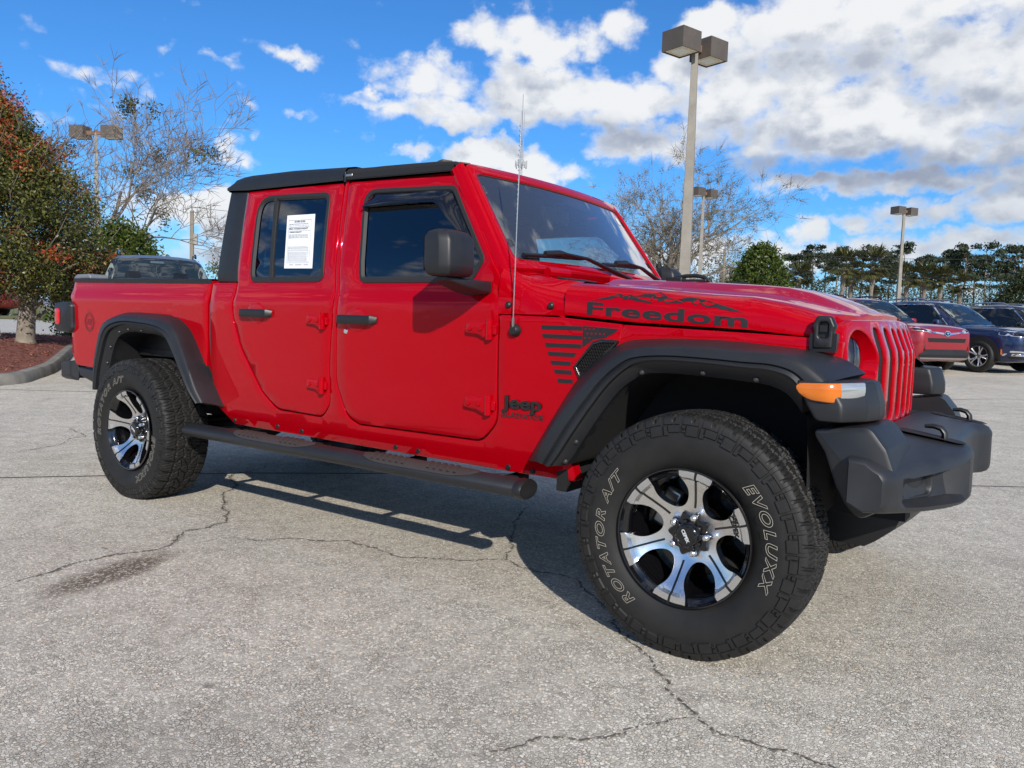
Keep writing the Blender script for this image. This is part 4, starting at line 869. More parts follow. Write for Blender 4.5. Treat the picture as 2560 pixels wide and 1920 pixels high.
# ---- side steps
for mir in (False, True):
    m = MB(); yc, zc, hw, hh = -.890, .469, .062, .037; n = 24
    def ov(x, t, o=0, s=1.): return (x, yc-(hw*s+o)*math.cos(t)*(1-.0), zc+(hh*s+o)*math.sin(t))
    xs = [-2.955, -2.95, -2.93, -.700, -.698]; sc_ = [.5, .8, 1, 1, .97]
    m.grid([[ov(x, 2*PI*j/n, 0, k) for j in range(n)] for x, k in zip(xs, sc_)], closed_u=True, cap=True); ST = m.build('side_step', BLK, TR, smooth=40, mirror=mir)
    m = MB(); m.grid([[ov(x, 2*PI*j/n, o, s) for j in range(n)] for x, o, s in ((-.702, .001, 1), (-.698, .004, 1), (-.672, .004, 1), (-.664, .001, .97), (-.662, 0, .85))], closed_u=True, cap=True); m.build('step_end_cap', BLKS, ST, smooth=40, mirror=mir)
    for x0, x1 in ((-2.52, -1.90), (-1.56, -.905)):
        m = MB(); rows = []
        for x in np.linspace(x0, x1, 31):
            e = min(1, min(x-x0, x1-x)/.16); w_ = math.sqrt(max(0, 1-(1-e)**2)); tm = math.radians(82); hwid = math.radians(62)*w_
            rows.append([ov(x, tm-hwid*q, o) for q, o in ((1, 0), (.97, .004), (.5, .0048), (0, .005), (-.5, .0048), (-.97, .004), (-1, 0))])
        m.grid(rows)
        k = int((x1-x0)/.036)
        for i in range(2, k-2):
            if abs(i-k/2) < 1.6: continue
            xx = x0+(x1-x0)*i/k
            m.grid([[ov(xx+dx-.030*(t-1.2), t, o) for t in np.linspace(math.radians(42), math.radians(122), 7)] for dx, o in ((-.008, .004), (-.005, .0105), (.005, .0105), (.008, .004))])
        m.build('step_pad', mat('step_pad_rubber', (.040, .035, .033), .6), ST, smooth=40, mirror=mir)
    for x in (-2.77, -2.08, -1.44, -.86): m = MB(); m.box((x, -.745, .47), (.05, .21, .012)); m.box((x, -.655, .49), (.06, .02, .09)); m.build('step_bracket', BLKD, ST, mirror=mir)
# ---- door mirrors
for mir in (False, True):
    A = [(-.915, -.945), (-.912, -1.03), (-.925, -1.09), (-.965, -1.112), (-1.045, -1.108), (-1.055, -1.06), (-1.055, -.95), (-.99, -.930)]
    m = MB(); rows = []
    for z, e, dx in ((1.287, .035, 0), (1.291, .016, 0), (1.303, .004, 0), (1.33, 0, 0), (1.42, 0, -.002), (1.440, .003, -.006), (1.458, .014, -.014), (1.468, .030, -.020), (1.470, .05, -.022)):
        L = inset(rpoly(A, r=.022, seg=5, step=1), e); rows.append([(p[0]+dx*(1 if p[0] > -1.0 else 0), p[1], z) for p in L])
    m.grid(rows, closed_u=True, cap=True); mr = m.build('side_mirror', BLKS if False else BLK, TR, smooth=50, mirror=mir)
    m = MB(); m.grid([[(-1.0575, y, z) for y in (-1.09, -.955)] for z in (1.31, 1.45)]); m.build('mirror_glass', CHR, mr, mirror=mir, smooth=180)
    m = MB(); rows = []
    for t, (cx, cy, cz, hx, hz) in enumerate([(-.995, -1.055, 1.279, .03, .006), (-.992, -1.02, 1.272, .042, .016), (-.994, -.93, 1.260, .052, .026), (-1.0, -.85, 1.254, .055, .032), (-1.005, -.79, 1.253, .055, .034)]):
        rows.append([(cx+p[0], cy, cz+p[1]) for p in rpoly([(-hx, -hz), (hx, -hz*.6), (hx, hz*.9), (-hx, hz)], r=hz*.5, seg=4, step=1)])
    m.grid(rows, closed_u=True, cap=True); m.build('mirror_arm', BLK, mr, smooth=50, mirror=mir)
# ---- whip antenna
m = MB(); ax, az_ = -.815, 1.085; yb = -prof(ax, az_); m.lathe([(0, -.026), (.016, -.024), (.024, -.014), (.027, 0)], 20, (ax, yb, az_)); AN = m.build('antenna', BLKS, TR)
m = MB(); m.tube([(ax, yb-.018, az_+.004), (ax+.002, yb-.022, az_+.05)], .006, 8); m.tube([(ax+.002, yb-.022, az_+.05), (ax+.006, yb-.022, az_+.45), (ax+.012, yb-.020, az_+.86)], .0023, 6)
for k in range(40): m.lathe([(.0024, -.0), (.0031, .003), (.0024, .006)], 6, (ax+.002+.00012*k, yb-.022, az_+.06+k*.019), 'z')
m.build('antenna_whip', SILD, AN)
# ---- lettering and decals on the body
def on_side(u, v, h=.0016): return (u, -(prof(u, v)+h), v)
def hood_y(x, z):
    h = hood_half(x); zs = [p[1] for p in h]; ys = [p[0] for p in h]; return float(np.interp(z, zs[:6], ys[:6]))
v, f = text_tris('Jeep', .073, 0, .0022, 1.0); m = MB(); v = v*np.array([.188/v[:, 0].max(), 1])
top = [on_side(-.872+p[0], .768+p[1], .008) for p in v]; m.add(top, f); lo = [on_side(-.872+p[0], .768+p[1], .0) for p in v]
for lp in boundary_loops(f): m.grid([[top[i] for i in lp], [lo[i] for i in lp]], closed_u=True)
m.build('side_badge', BLKG, TR, smooth=30)
v, f = text_tris('GLADIATOR', .030, 0, .0012, 1.12); v = v*np.array([.205/v[:, 0].max(), 1]); m = MB(); m.add([on_side(-.878+p[0], .729+p[1], .004) for p in v], f); m.build('model_lettering', DECALG, TR, smooth=180)
v, f = text_tris('Freedom', .088, -.0, .0024, 1.06); v[:, 0] *= .605/v[:, 0].max(); m = MB()
def on_hood(x, z, h=.0018): return (x, -(hood_y(x, z)+h), z)
slope = -.055
m.add([on_hood(-.500+p[0], 1.158+slope*p[0]+p[1]*(.048/.064)*1.0) for p in v], f)
def ridge(pts): 
    P = [(-.500+a*.605, 1.158+slope*a*.605+b) for a, b in pts]; nv, F = triangulate([rpoly([(x, z, 0) for x, z in P], r=0, step=.02)], .02); m.add([on_hood(p[0], p[1]) for p in nv], [tuple(t) for t in F])
ridge([(.02, .052), (.13, .070), (.21, .086), (.25, .078), (.28, .086), (.33, .074), (.40, .066), (.44, .057), (.33, .062), (.27, .070), (.26, .062), (.22, .073), (.14, .062)])
ridge([(.30, .078), (.38, .094), (.42, .092), (.45, .102), (.49, .093), (.52, .084), (.56, .078), (.60, .072), (.63, .066), (.55, .066), (.52, .060), (.49, .072), (.46, .064), (.45, .078), (.42, .070), (.40, .080), (.34, .080)])
ridge([(.58, .080), (.64, .090), (.70, .088), (.75, .083), (.82, .074), (.88, .066), (.97, .050), (.86, .054), (.80, .062), (.76, .058), (.72, .070), (.69, .064), (.66, .076), (.62, .072)])
m.build('hood_lettering', DECAL, HD, smooth=180)
m = MB() # flag decal: stripes and a starred canton fading into the vent
def quad_on(pts, sub=6):
    (a, b, c, d) = [np.array(p) for p in pts]; rows = []
    for s in np.linspace(0, 1, 3): rows.append([on_side(*(a*(1-t)*(1-s)+b*t*(1-s)+c*t*s+d*(1-t)*s)) for t in np.linspace(0, 1, sub)])
    m.grid(rows)
xl = lambda z: float(np.interp(z, [.895, .95, 1.02, 1.08, 1.11], [-.612, -.640, -.668, -.692, -.694])); xr = lambda z: float(np.interp(z, [.89, .93, .968, 1.0, 1.03, 1.034, 1.12], [-.545, -.552, -.560, -.535, -.512, -.511, -.511]))
for k in range(7):
    z1 = 1.110-k*.0345; z0 = z1-.0165; quad_on([(xl(z0), z0), (xr(z0)-.002, z0), (xr(z1)-.002, z1), (xl(z1), z1)])
stars = []
for i in range(8):
    for j in range(4):
        cx, cz = -.500+i*.0175+(j % 2)*.0088, 1.102-j*.0175
        stars.append(np.array([(cx+(.0062 if q % 2 == 0 else .0027)*math.sin(q*PI/5), cz+(.0062 if q % 2 == 0 else .0027)*math.cos(q*PI/5)) for q in range(10)]))
CT = rpoly([(-.511, 1.112), (-.362, 1.104), (-.372, 1.094), (-.418, 1.068), (-.462, 1.063), (-.511, 1.028)], r=.002, step=.02); CI = inset(CT, .004)
keep = [s[::-1] for s in stars if inside(s, inset(CT, .0012)).all()]
nv, F = triangulate([CT]+[k[::-1] if False else k for k in keep], .02); m.add([on_side(p[0], p[1]) for p in nv], [tuple(t) for t in F])
m.build('flag_decal', DECAL, TR, smooth=180)
# ---- cabin interior, dim behind the tint
m = MB(); A = [(-1.02, .95), (-.93, 1.30), (-1.02, 1.335), (-1.25, 1.29), (-1.30, 1.18), (-1.22, .98)]
m.grid([[(x, y, z) for x, z in A] for y in (-.70, .70)], closed_u=True, cap=True); m.build('dashboard', INTR, TR, bevel=.02)
m = MB(); R_ = Matrix.Rotation(math.radians(-65), 3, 'Y')
m.tube([Vector((-1.42, .38, 1.20))+R_ @ Vector((.185*math.cos(t), .185*math.sin(t), 0)) for t in np.linspace(0, 2*PI, 33)], .016, 8); m.tube([(-1.42, .38, 1.20), (-1.25, .38, 1.14)], .03, 8); m.box((-1.42, .38, 1.20), (.03, .30, .05)); m.build('steering_wheel', INTR, TR)
def seat(x, y, w):
    m = MB(); rows = []
    for (dx, z, k, th) in [(.30, .82, .9, .05), (.0, .84, 1, .07), (-.05, 1.0, 1, .07), (-.13, 1.25, .95, .06), (-.17, 1.40, .75, .05)]:
        rows.append([(x+dx+th, y-w/2*k, z), (x+dx+th, y+w/2*k, z), (x+dx-th, y+w/2*k, z-.04), (x+dx-th, y-w/2*k, z-.04)])
    m.grid(rows, closed_u=True, cap=True); m.box((x-.20, y, 1.52), (.09, w*.5, .17)); m.tube([(x-.18, y, 1.38), (x-.2, y, 1.47)], .03, 6); return m.build('seat', INTR, TR, bevel=.03)
for y in (-.38, .38): seat(-1.75, y, .50)
for y in (-.38, .38): seat(-2.55, y, .55)
m = MB()
for s in (-1, 1): m.tube([(-1.98, s*.62, 1.0), (-2.0, s*.61, 1.60), (-2.03, s*.55, 1.73), (-1.3, s*.55, 1.74)], .03, 8); m.tube([(-2.0, s*.55, 1.73), (-2.75, s*.54, 1.72), (-2.82, s*.58, 1.2)], .03, 8)
m.tube([(-2.03, -.56, 1.73), (-2.03, .56, 1.73)], .03, 8); m.build('roll_bar', INTR, TR)
m = MB(); m.box((-1.16, .0, 1.66), (.03, .24, .07)); m.tube([(-1.10, 0, 1.72), (-1.16, 0, 1.66)], .012, 6); m.build('rear_view_mirror', INTR, TR, bevel=.01)
m = MB(); m.grid([[(x, y, 1.77) for y in (-.62, .62)] for x in (-2.84, -1.22)]); m.box((-1.9, 0, .70), (1.9, 1.44, .03)); m.build('headliner', INTR, TR)

# ================================================================ the ground of the car lot: level under the truck, rising gently beyond
FWD = np.array([-math.sin(YAW), math.cos(YAW)]); RGT = np.array([math.cos(YAW), math.sin(YAW)])
def gz(x, y):
    s = (x-CAM[0])*FWD[0]+(y-CAM[1])*FWD[1]
    t = s-7.5; b = 1.5; sp_ = b*math.log1p(math.exp(min(t/b, 60))); return .024*(sp_ if sp_ < 110 else 110+(sp_-110)*.15)-.0002
def gp(px, py, s): # plan position at depth s
    p = at(px, py, s); return float(p[0]), float(p[1])
def SR(s, r): # plan point s metres ahead of and r metres right of the photographer
    p = CAM[:2]+FWD*s+RGT*r; return float(p[0]), float(p[1])
def ground_material():
    m = bpy.data.materials.new('weathered_aggregate_asphalt'); m.use_nodes = True; t = NT(m.node_tree); b = t.n['Principled BSDF']
    p = t.new('ShaderNodeTexCoord').outputs['Object']
    vo = t.new('ShaderNodeTexVoronoi', feature='DISTANCE_TO_EDGE'); vo.inputs['Scale'].default_value = 100; vo.inputs['Randomness'].default_value = 1
    wv = t.vmath('ADD', p, t.vmath('SCALE', t.vmath('SUBTRACT', t.noise(p, 60, 2, .5, out=1), (.5, .5, .5)), .010)); t.put(vo.inputs['Vector'], wv)
    vc = t.new('ShaderNodeTexVoronoi', feature='F1'); vc.inputs['Scale'].default_value = 100; t.put(vc.inputs['Vector'], wv)
    sp_ = t.new('ShaderNodeSeparateColor'); t.put(sp_.inputs[0], vc.outputs['Color'])
    stone = t.ramp(sp_.outputs[0], [(0, (.33, .305, .265)), (.22, (.42, .393, .345)), (.5, (.50, .472, .415)), (.8, (.59, .56, .495)), (.93, (.72, .69, .62)), (1, (.60, .47, .34))])
    fill = t.smooth(t.noise(p, 7, 5, .65), .40, .62)  # some patches have lost the fines, others are filled flush
    gap = t.smooth(vo.outputs['Distance'], .02, .13)
    gapc = t.mix(fill, (.215, .197, .168), (.40, .373, .325))
    col = t.mix(gap, gapc, stone)
    big = t.noise(p, .55, 5, .6); col = t.mix(1., col, t.ramp(big, [(.25, (.98, .965, .93)), (.55, (1.18, 1.16, 1.115)), (.8, (1.32, 1.29, 1.22))]), blend='MULTIPLY')
    fine = t.noise(p, 320, 2, .6); col = t.mix(.5, col, t.ramp(fine, [(.3, (.70, .70, .70)), (.7, (1.25, 1.25, 1.25))]), blend='MULTIPLY')
    # grime spots: an oil drip under nothing in particular, dark scuffs, rusty leaf marks
    def spot(cx, cy, rx, ry, rot, soft=.55, dist=.22, sc_=5.):
        q = t.vmath('SUBTRACT', p, (cx, cy, 0)); q = t.vmath('ADD', q, t.vmath('SCALE', t.vmath('SUBTRACT', t.noise(p, sc_, 4, .65, out=1), (.5, .5, .5)), dist*2))
        c, s_ = math.cos(rot), math.sin(rot); k = t.new('ShaderNodeCombineXYZ'); t.put(k.inputs[0], t.math('DIVIDE', t.vmath('DOT_PRODUCT', q, (c, s_, 0)), rx)); t.put(k.inputs[1], t.math('DIVIDE', t.vmath('DOT_PRODUCT', q, (-s_, c, 0)), ry))
        return t.smooth(t.vmath('LENGTH', k.outputs[0]), 1.0, soft)
    oil = spot(-2.24, -1.70, .44, .175, 1.9, .35, .10, 4)
    oilm = t.math('MULTIPLY', oil, t.math('SUBTRACT', 1.0, t.math('MULTIPLY', t.math('MULTIPLY', gap, t.smooth(sp_.outputs[1], .45, .6)), .7)))
    col = t.mix(t.math('MULTIPLY', oilm, .86), col, (.085, .058, .036))
    for a in ((.16, -2.02, .10, .06, .3), (-1.02, -2.05, .035, .018, .2), (-2.6, -1.55, .03, .012, .1), (1.35, -.4, .05, .012, .1), (-.9, -2.3, .6, .3, .8), (.9, 1.2, .4, .2, .2)):
        col = t.mix(t.math('MULTIPLY', spot(*a, .2, .03, 12), .65 if a[2] < .2 else .16), col, (.07, .066, .06))
    # darker travelled bands and faint brown staining
    col = t.mix(t.math('MULTIPLY', t.smooth(t.noise(p, 1.7, 4, .6), .55, .75), .22), col, (.13, .10, .08))
    # seen from farther off the chips merge: same mean tone
    t.put(b.inputs['Base Color'], col); b.inputs['Roughness'].default_value = .88; b.inputs['Specular IOR Level'].default_value = .25
    bn = t.new('ShaderNodeBump'); bn.inputs['Strength'].default_value = .55; bn.inputs['Distance'].default_value = .004
    t.put(bn.inputs['Height'], t.math('ADD', gap, t.math('MULTIPLY', fine, .5))); t.put(b.inputs['Normal'], bn.outputs[0]); return m
AS = ground_material()
ss = [-900, -300, -120, -50, -25, -12, -6, -3, 0, 2, 4, 5, 6, 7, 8, 9, 10, 11, 12, 14, 16, 19, 23, 28, 35, 45, 60, 80, 110, 150, 220, 400, 900, 2500]
rs = [-2500, -700, -250, -110, -60, -35, -22, -15, -10, -7, -5, -3, -1.5, 0, 1.5, 3, 5, 7, 10, 15, 22, 35, 60, 110, 250, 700, 2500]
m = MB(); m.grid([[(*SR(s, r), gz(*SR(s, r))) for r in rs] for s in ss]); o = m.build('ground', AS, None, smooth=180, recalc=False); o['kind'] = 'structure'
# cracks and joints lying on the surface
def crack_mat(name, col, dens_):
    m = bpy.data.materials.new(name); m.use_nodes = True; t = NT(m.node_tree); b = t.n['Principled BSDF']; b.inputs['Base Color'].default_value = (*col, 1); b.inputs['Roughness'].default_value = .9
    p = t.new('ShaderNodeTexCoord').outputs['Object']; t.put(b.inputs['Alpha'], t.smooth(t.noise(p, 70, 3, .7), dens_, dens_+.10)); return m
CRK = crack_mat('crack_shadow', (.10, .09, .077), .42); CRKS = crack_mat('crack_crumble', (.19, .175, .15), .50); JNT = crack_mat('joint_seal', (.075, .07, .064), .30)
def crack(mb, pts, w, seed, jag=.018, mi=0, h=.003):
    r = random.Random(seed); P = [np.array(p, float) for p in pts]
    for lv in range(4):
        Q = [P[0]]
        for a, b in zip(P, P[1:]):
            n = np.array([-(b-a)[1], (b-a)[0]]); Q += [(a+b)/2+n*r.gauss(0, jag*4.5), b]
        P = Q; 
    rows = []
    for i, p in enumerate(P):
        t = P[min(i+1, len(P)-1)]-P[max(i-1, 0)]; t /= np.linalg.norm(t)+1e-9; n = np.array([-t[1], t[0]]); e = min(1, 8*min(i, len(P)-1-i)/len(P)+.15)
        ww = w*(.35+r.random()*1.1)*e; c = p+n*r.gauss(0, .002)
        rows.append([(c[0]+n[0]*ww, c[1]+n[1]*ww, gz(c[0], c[1])+h), (c[0]-n[0]*ww, c[1]-n[1]*ww, gz(c[0], c[1])+h)])
    mb.grid(rows, mi=mi)
C1 = [(-2.36, -2.09), (-2.43, -1.88), (-2.47, -1.57), (-2.4, -1.41), (-2.59, -1.15), (-2.59, -.9), (-3.07, -.6), (-3.62, -.16), (-3.8, .3)]
C2 = [(-2.40, -1.30), (-2.11, -.89), (-1.84, -.71), (-1.48, -.75), (-1.22, -.59), (-1.07, -.44), (-.66, -.48), (-.4, -.7), (-.05, -1.03), (.07, -1.15), (.2, -1.28), (.31, -1.35), (.48, -1.32), (.6, -1.32), (.85, -1.45)]
C3 = [(.22, -1.29), (.10, -1.47), (.02, -1.62), (-.08, -1.68), (-.16, -1.86)]; C4 = [(-1.07, -.44), (-1.35, .0), (-1.6, .5)]
C5 = [(-6.5, .2), (-5.9, .0), (-5.6, -.4), (-5.5, -.8)]
mb = MB()
for k, (c, w_) in enumerate(((C1, .0048), (C2, .0034), (C3, .0026), (C4, .0034), (C5, .0036))):
    crack(mb, c, w_, k+1, .016); crack(mb, c, w_*3.2, k+1, .016, 1, .0018)
o = mb.build('pavement_cracks', [CRK, CRKS], None, smooth=180); tag(o, 'thin jagged cracks wandering across the weathered grey asphalt', 'cracks', kind='stuff')
mb = MB()
def joint(pts, w):
    P = []
    for a, b in zip(pts, pts[1:]):
        n = max(2, int(math.hypot(b[0]-a[0], b[1]-a[1])/.35)); P += [(a[0]+(b[0]-a[0])*i/n, a[1]+(b[1]-a[1])*i/n) for i in range(n)]
    P.append(pts[-1]); d = np.array(pts[-1])-np.array(pts[0]); d = d/np.linalg.norm(d); n = np.array([-d[1], d[0]]); r = random.Random(5)
    mb.grid([[(p[0]+n[0]*w*k*(.8+.4*r.random()), p[1]+n[1]*w*k*(.8+.4*r.random()), gz(*p)+.0025) for k in (-1, 1)] for p in P])
joint([(-8.6, -4.4), (-4.59, -1.2), (-3.63, -.05), (-2.2, 1.3), (.65, 3.42), (4.2, 6.1)], .012); joint([(-14, -1.9), (-9.7, 1.2), (-3.5, 6.0), (.0, 11.3), (3.5, 14.4)], .012)
o = mb.build('expansion_joints', JNT, None, smooth=180); o['kind'] = 'structure'
# ---- planted island with its kerb
KB = [(-10.3, -2.2), (-10.35, -.6), (-10.42, .6), (-10.45, 1.12), (-10.62, 1.50), (-11.03, 1.84), (-11.84, 2.44), (-13.33, 3.29), (-15.6, 4.55), (-17.2, 5.55), (-18.0, 6.2), (-18.7, 6.2), (-19.6, 4.8), (-20.6, 1.8), (-21.0, -3.5)]
KP = spline([(*p, 0) for p in KB], 5)[:, :2]
CONC = mat('old_concrete_kerb', (.19, .178, .155), .9, var=.45, vscale=3.5, bump=.4, bscale=60)
KC = np.concatenate([KP, KP[:1]])
def kerb_ring(off):
    L = np.array(inset(KP if (KP[:, 0]*np.roll(KP[:, 1], -1)-np.roll(KP[:, 0], -1)*KP[:, 1]).sum() > 0 else KP[::-1], off)); return L
rows = []
for off, h in ((0, -.02), (.0, .0), (.02, .11), (.05, .145), (.12, .15), (.17, .15), (.18, .05)):
    rows.append([(p[0], p[1], gz(p[0], p[1])+h) for p in kerb_ring(off)])
m = MB(); m.grid(rows, closed_u=True); o = m.build('kerb', CONC, None, smooth=45); o['kind'] = 'structure'
def mulch_h(x, y): return gz(x, y)+.13+.16*min(1, max(0, float(dist_poly(np.array([[x, y]]), KP)[0])-.15)/1.2)
MUL = mat('red_bark_mulch', (.17, .052, .033), .95, var=.5, vscale=14, bump=.9, bscale=40)
m = MB(); flat(m, kerb_ring(.16), [], lambda x, y: (x, y, mulch_h(x, y)), step=.5); o = m.build('mulch_bed', MUL, None, smooth=180); o['kind'] = 'structure'
# loose bark chips
def quads(name, P, A, B, mats, mi=None, parent=None, smooth=None):
    "one mesh of many small leaf-like quads: centres P, half-axes A and B"
    n = len(P); V = np.stack([P-A, P+B*.8, P+A, P-B*.8], 1).reshape(-1, 3).astype(np.float32)
    me = bpy.data.meshes.new(name); me.vertices.add(4*n); me.vertices.foreach_set('co', V.ravel()); me.loops.add(4*n); me.loops.foreach_set('vertex_index', np.arange(4*n, dtype=np.int32)); me.polygons.add(n); me.polygons.foreach_set('loop_start', np.arange(n, dtype=np.int32)*4); me.polygons.foreach_set('loop_total', np.full(n, 4, np.int32)); me.update(calc_edges=True)
    o = link(name, me, mats, parent, None)
    if mi is not None: me.polygons.foreach_set('material_index', np.asarray(mi, np.int32))
    return o
def rand_dirs(n): d = RNG.normal(size=(n, 3)); return d/np.linalg.norm(d, axis=1, keepdims=True)
def leafmat(name, cols, rough=.55, tr=.25):
    m = bpy.data.materials.new(name); m.use_nodes = True; t = NT(m.node_tree); b = t.n['Principled BSDF']; ge = t.new('ShaderNodeNewGeometry')
    c = t.ramp(ge.outputs['Random Per Island'], [(i/(len(cols)-1), k) for i, k in enumerate(cols)]); t.put(b.inputs['Base Color'], c); b.inputs['Roughness'].default_value = rough; b.inputs['Specular IOR Level'].default_value = .35
    o = t.n['Material Output']; tl = t.new('ShaderNodeBsdfTranslucent'); t.put(tl.inputs[0], c); mx = t.new('ShaderNodeMixShader'); mx.inputs[0].default_value = tr; t.put(mx.inputs[1], b.outputs[0]); t.put(mx.inputs[2], tl.outputs[0]); t.put(o.inputs[0], mx.outputs[0]); return m
n = 9000; XY = RNG.uniform((-19, -1.5), (-10.3, 6.2), size=(n*3, 2)); XY = XY[inside(XY, kerb_ring(.22))][:n]
dp = dist_poly(XY, KP); Z = np.array([gz(x, y) for x, y in XY])+.13+.16*np.clip((dp-.15)/1.2, 0, 1)+RNG.uniform(.0, .03, len(XY))
d = rand_dirs(len(XY)); d[:, 2] *= .35; e = rand_dirs(len(XY)); e[:, 2] *= .3
o = quads('bark_chips', np.column_stack([XY, Z]), d*RNG.uniform(.025, .07, (len(XY), 1)), e*.016, leafmat('bark', [(.08, .026, .016), (.19, .06, .038), (.26, .09, .058), (.14, .045, .028), (.30, .17, .115)], .9, 0)); tag(o, 'loose reddish bark chips covering the planted island', 'bark mulch', kind='stuff')
# ---- strips beyond the island: concrete drive, verge, road
def strip_sr(name, s0, s1, r0, r1, M_, h, wob=0, kind='structure'):
    m = MB(); R_ = np.linspace(r0, r1, 40); S_ = np.linspace(0, 1, 8)
    m.grid([[(*SR(s0+(s1-s0)*k+wob*math.sin(r*.4)*(1 if k in (0, 1) else 0), r), gz(*SR(s0+(s1-s0)*k, r))+h) for r in R_] for k in S_]); o = m.build(name, M_, None, smooth=180); o['kind'] = kind; return o
strip_sr('concrete_drive', 22.5, 32.5, -60, -8.5, mat('pale_concrete', (.42, .405, .37), .9, var=.12, vscale=1.2), .006)
GRS = mat('winter_grass', (.135, .125, .045), .95, var=.45, vscale=2.5)
strip_sr('grass_verge', 32.5, 58, -90, -8.0, GRS, .02, .25); strip_sr('road', 60, 92, -200, -5, mat('road_asphalt', (.20, .205, .215), .85), .01); strip_sr('grass_field', 92.5, 300, -320, -5, GRS, .03)
strip_sr('shoulder_sand', 93, 130, -200, -20, mat('pale_sand', (.45, .41, .34), .95, var=.1), .05)
# low weeds at the verge edge
n = 1500; q = RNG.normal(size=(n, 2))*np.array([1.6, 1.0])+np.array([33.5, -17.2]); pts = np.array([(*SR(a, b), gz(*SR(a, b))+abs(RNG.normal())*.16) for a, b in q]); d = rand_dirs(n); d[:, 2] = np.abs(d[:, 2])+.4
o = quads('verge_weeds', pts, d*.16, rand_dirs(n)*.05, leafmat('weed', [(.05, .085, .015), (.09, .13, .02), (.12, .12, .03)])); tag(o, 'patch of low green weeds where the verge meets the concrete drive', 'weeds', kind='stuff')

# ================================================================ parking-lot lamps
POLE = mat('weathered_concrete_pole', (.255, .235, .20), .85, var=.18, vscale=3); HEAD = mat('bronze_lamp_housing', (.085, .070, .058), .6, var=.2, vscale=3); LENS = mat('pale_lamp_reflector', (.66, .60, .42), .5); LENSG = mat('lamp_glass', (.70, .72, .66), .3); RSTM = mat('rusty_arm', (.20, .105, .06), .8, var=.4, vscale=9)
def lamp_post(x, y, H, az, label, wb=.24, wt=.13, hs=.56, hh=.40, arm=.22):
    r = empty('lamp_post', (x, y, gz(x, y)), 0); tag(r, label, 'lamp post', 'twin-head lamp posts of the car lot')
    m = MB(); c45 = math.sqrt(.5)
    m.tube([(0, 0, 0), (0, 0, H*.5), (0, 0, H-.12)], [wb*c45, (wb+wt)/2*c45, wt*c45], 4, twist=az+PI/4); m.build('pole', POLE, r, smooth=None, bevel=.01)
    m = MB(); m.tube([(0, 0, H-.75), (0, 0, H+.02)], [.062, .055], 10); m.build('pole_top', RSTM, r)
    dx, dy = math.cos(az), math.sin(az); m = MB(); Rz = Matrix.Rotation(az, 3, 'Z'); m.box((0, 0, H-.12), (2*arm+.1, .10, .16), Rz); m.build('arm', RSTM, r, bevel=.01)
    for s in (-1, 1):
        cx, cy, zc = dx*s*(arm+hs/2), dy*s*(arm+hs/2), H-.10; h = MB(); k = hs/2; e = k-.022
        def P_(u, v, z): q = Rz @ Vector((u, v, 0)); return (cx+q.x, cy+q.y, zc+z)
        sq = lambda a, z: [P_(-a, -a, z), P_(a, -a, z), P_(a, a, z), P_(-a, a, z)]
        h.grid([sq(k*.97, hh*.5), sq(k, hh*.49), sq(k, -hh*.5), sq(e, -hh*.5), sq(e, -hh*.5+.05)], closed_u=True); h.add(sq(k*.97, hh*.5), [(0, 1, 2, 3)]); hd = h.build('lamp_head', HEAD, r, smooth=None)
        h = MB(); h.grid([sq(e-.001, -hh*.5+.030), sq(e-.03, -hh*.5+.012), sq(e*.55, -hh*.5+.010)], closed_u=True); h.add(sq(e*.55, -hh*.5+.010), [(0, 1, 2, 3)], 1); h.build('lamp_lens', [LENS, LENSG], hd, smooth=None)
    return r
def row_of(x, y, z):
    d = np.array([x, y, z])-CAM; w = d@CF; return 960-1967.87*(d@CU)/w
def post_at(pb, pt, py_top, s, az, label, **kw):
    x, y = gp(pb, 700, s); H = 5.
    for k in range(8): H += (row_of(x, y, gz(x, y)+H)-py_top)*s/1967.87
    return lamp_post(x, y, H, az, label, **kw)
post_at(1711, 1741, 106, 18.0, YAW+math.radians(38), 'tall weathered square lamp post towering just behind the hood, with two boxy bronze heads', wb=.28, hs=.60, hh=.44, arm=.17)
post_at(1749, 1762, 478, 44, YAW+math.radians(38), 'thinner twin-head lamp post standing close behind the tall one, before the bare tree', hs=.62, hh=.45)
post_at(2249, 2275, 524, 49, YAW+math.radians(25), 'twin-head lamp post rising above the blue SUV before the palms', hs=.62, hh=.45)
post_at(244, 236, 325, 34, YAW+math.radians(-6), 'twin-head lamp post standing behind the red-berried holly at the left', arm=.40, hs=.62, hh=.5)
post_at(1128, 1128, 410, 40, YAW+math.radians(30), 'twin-head lamp post hidden behind the red truck except its two head tops above the roof')

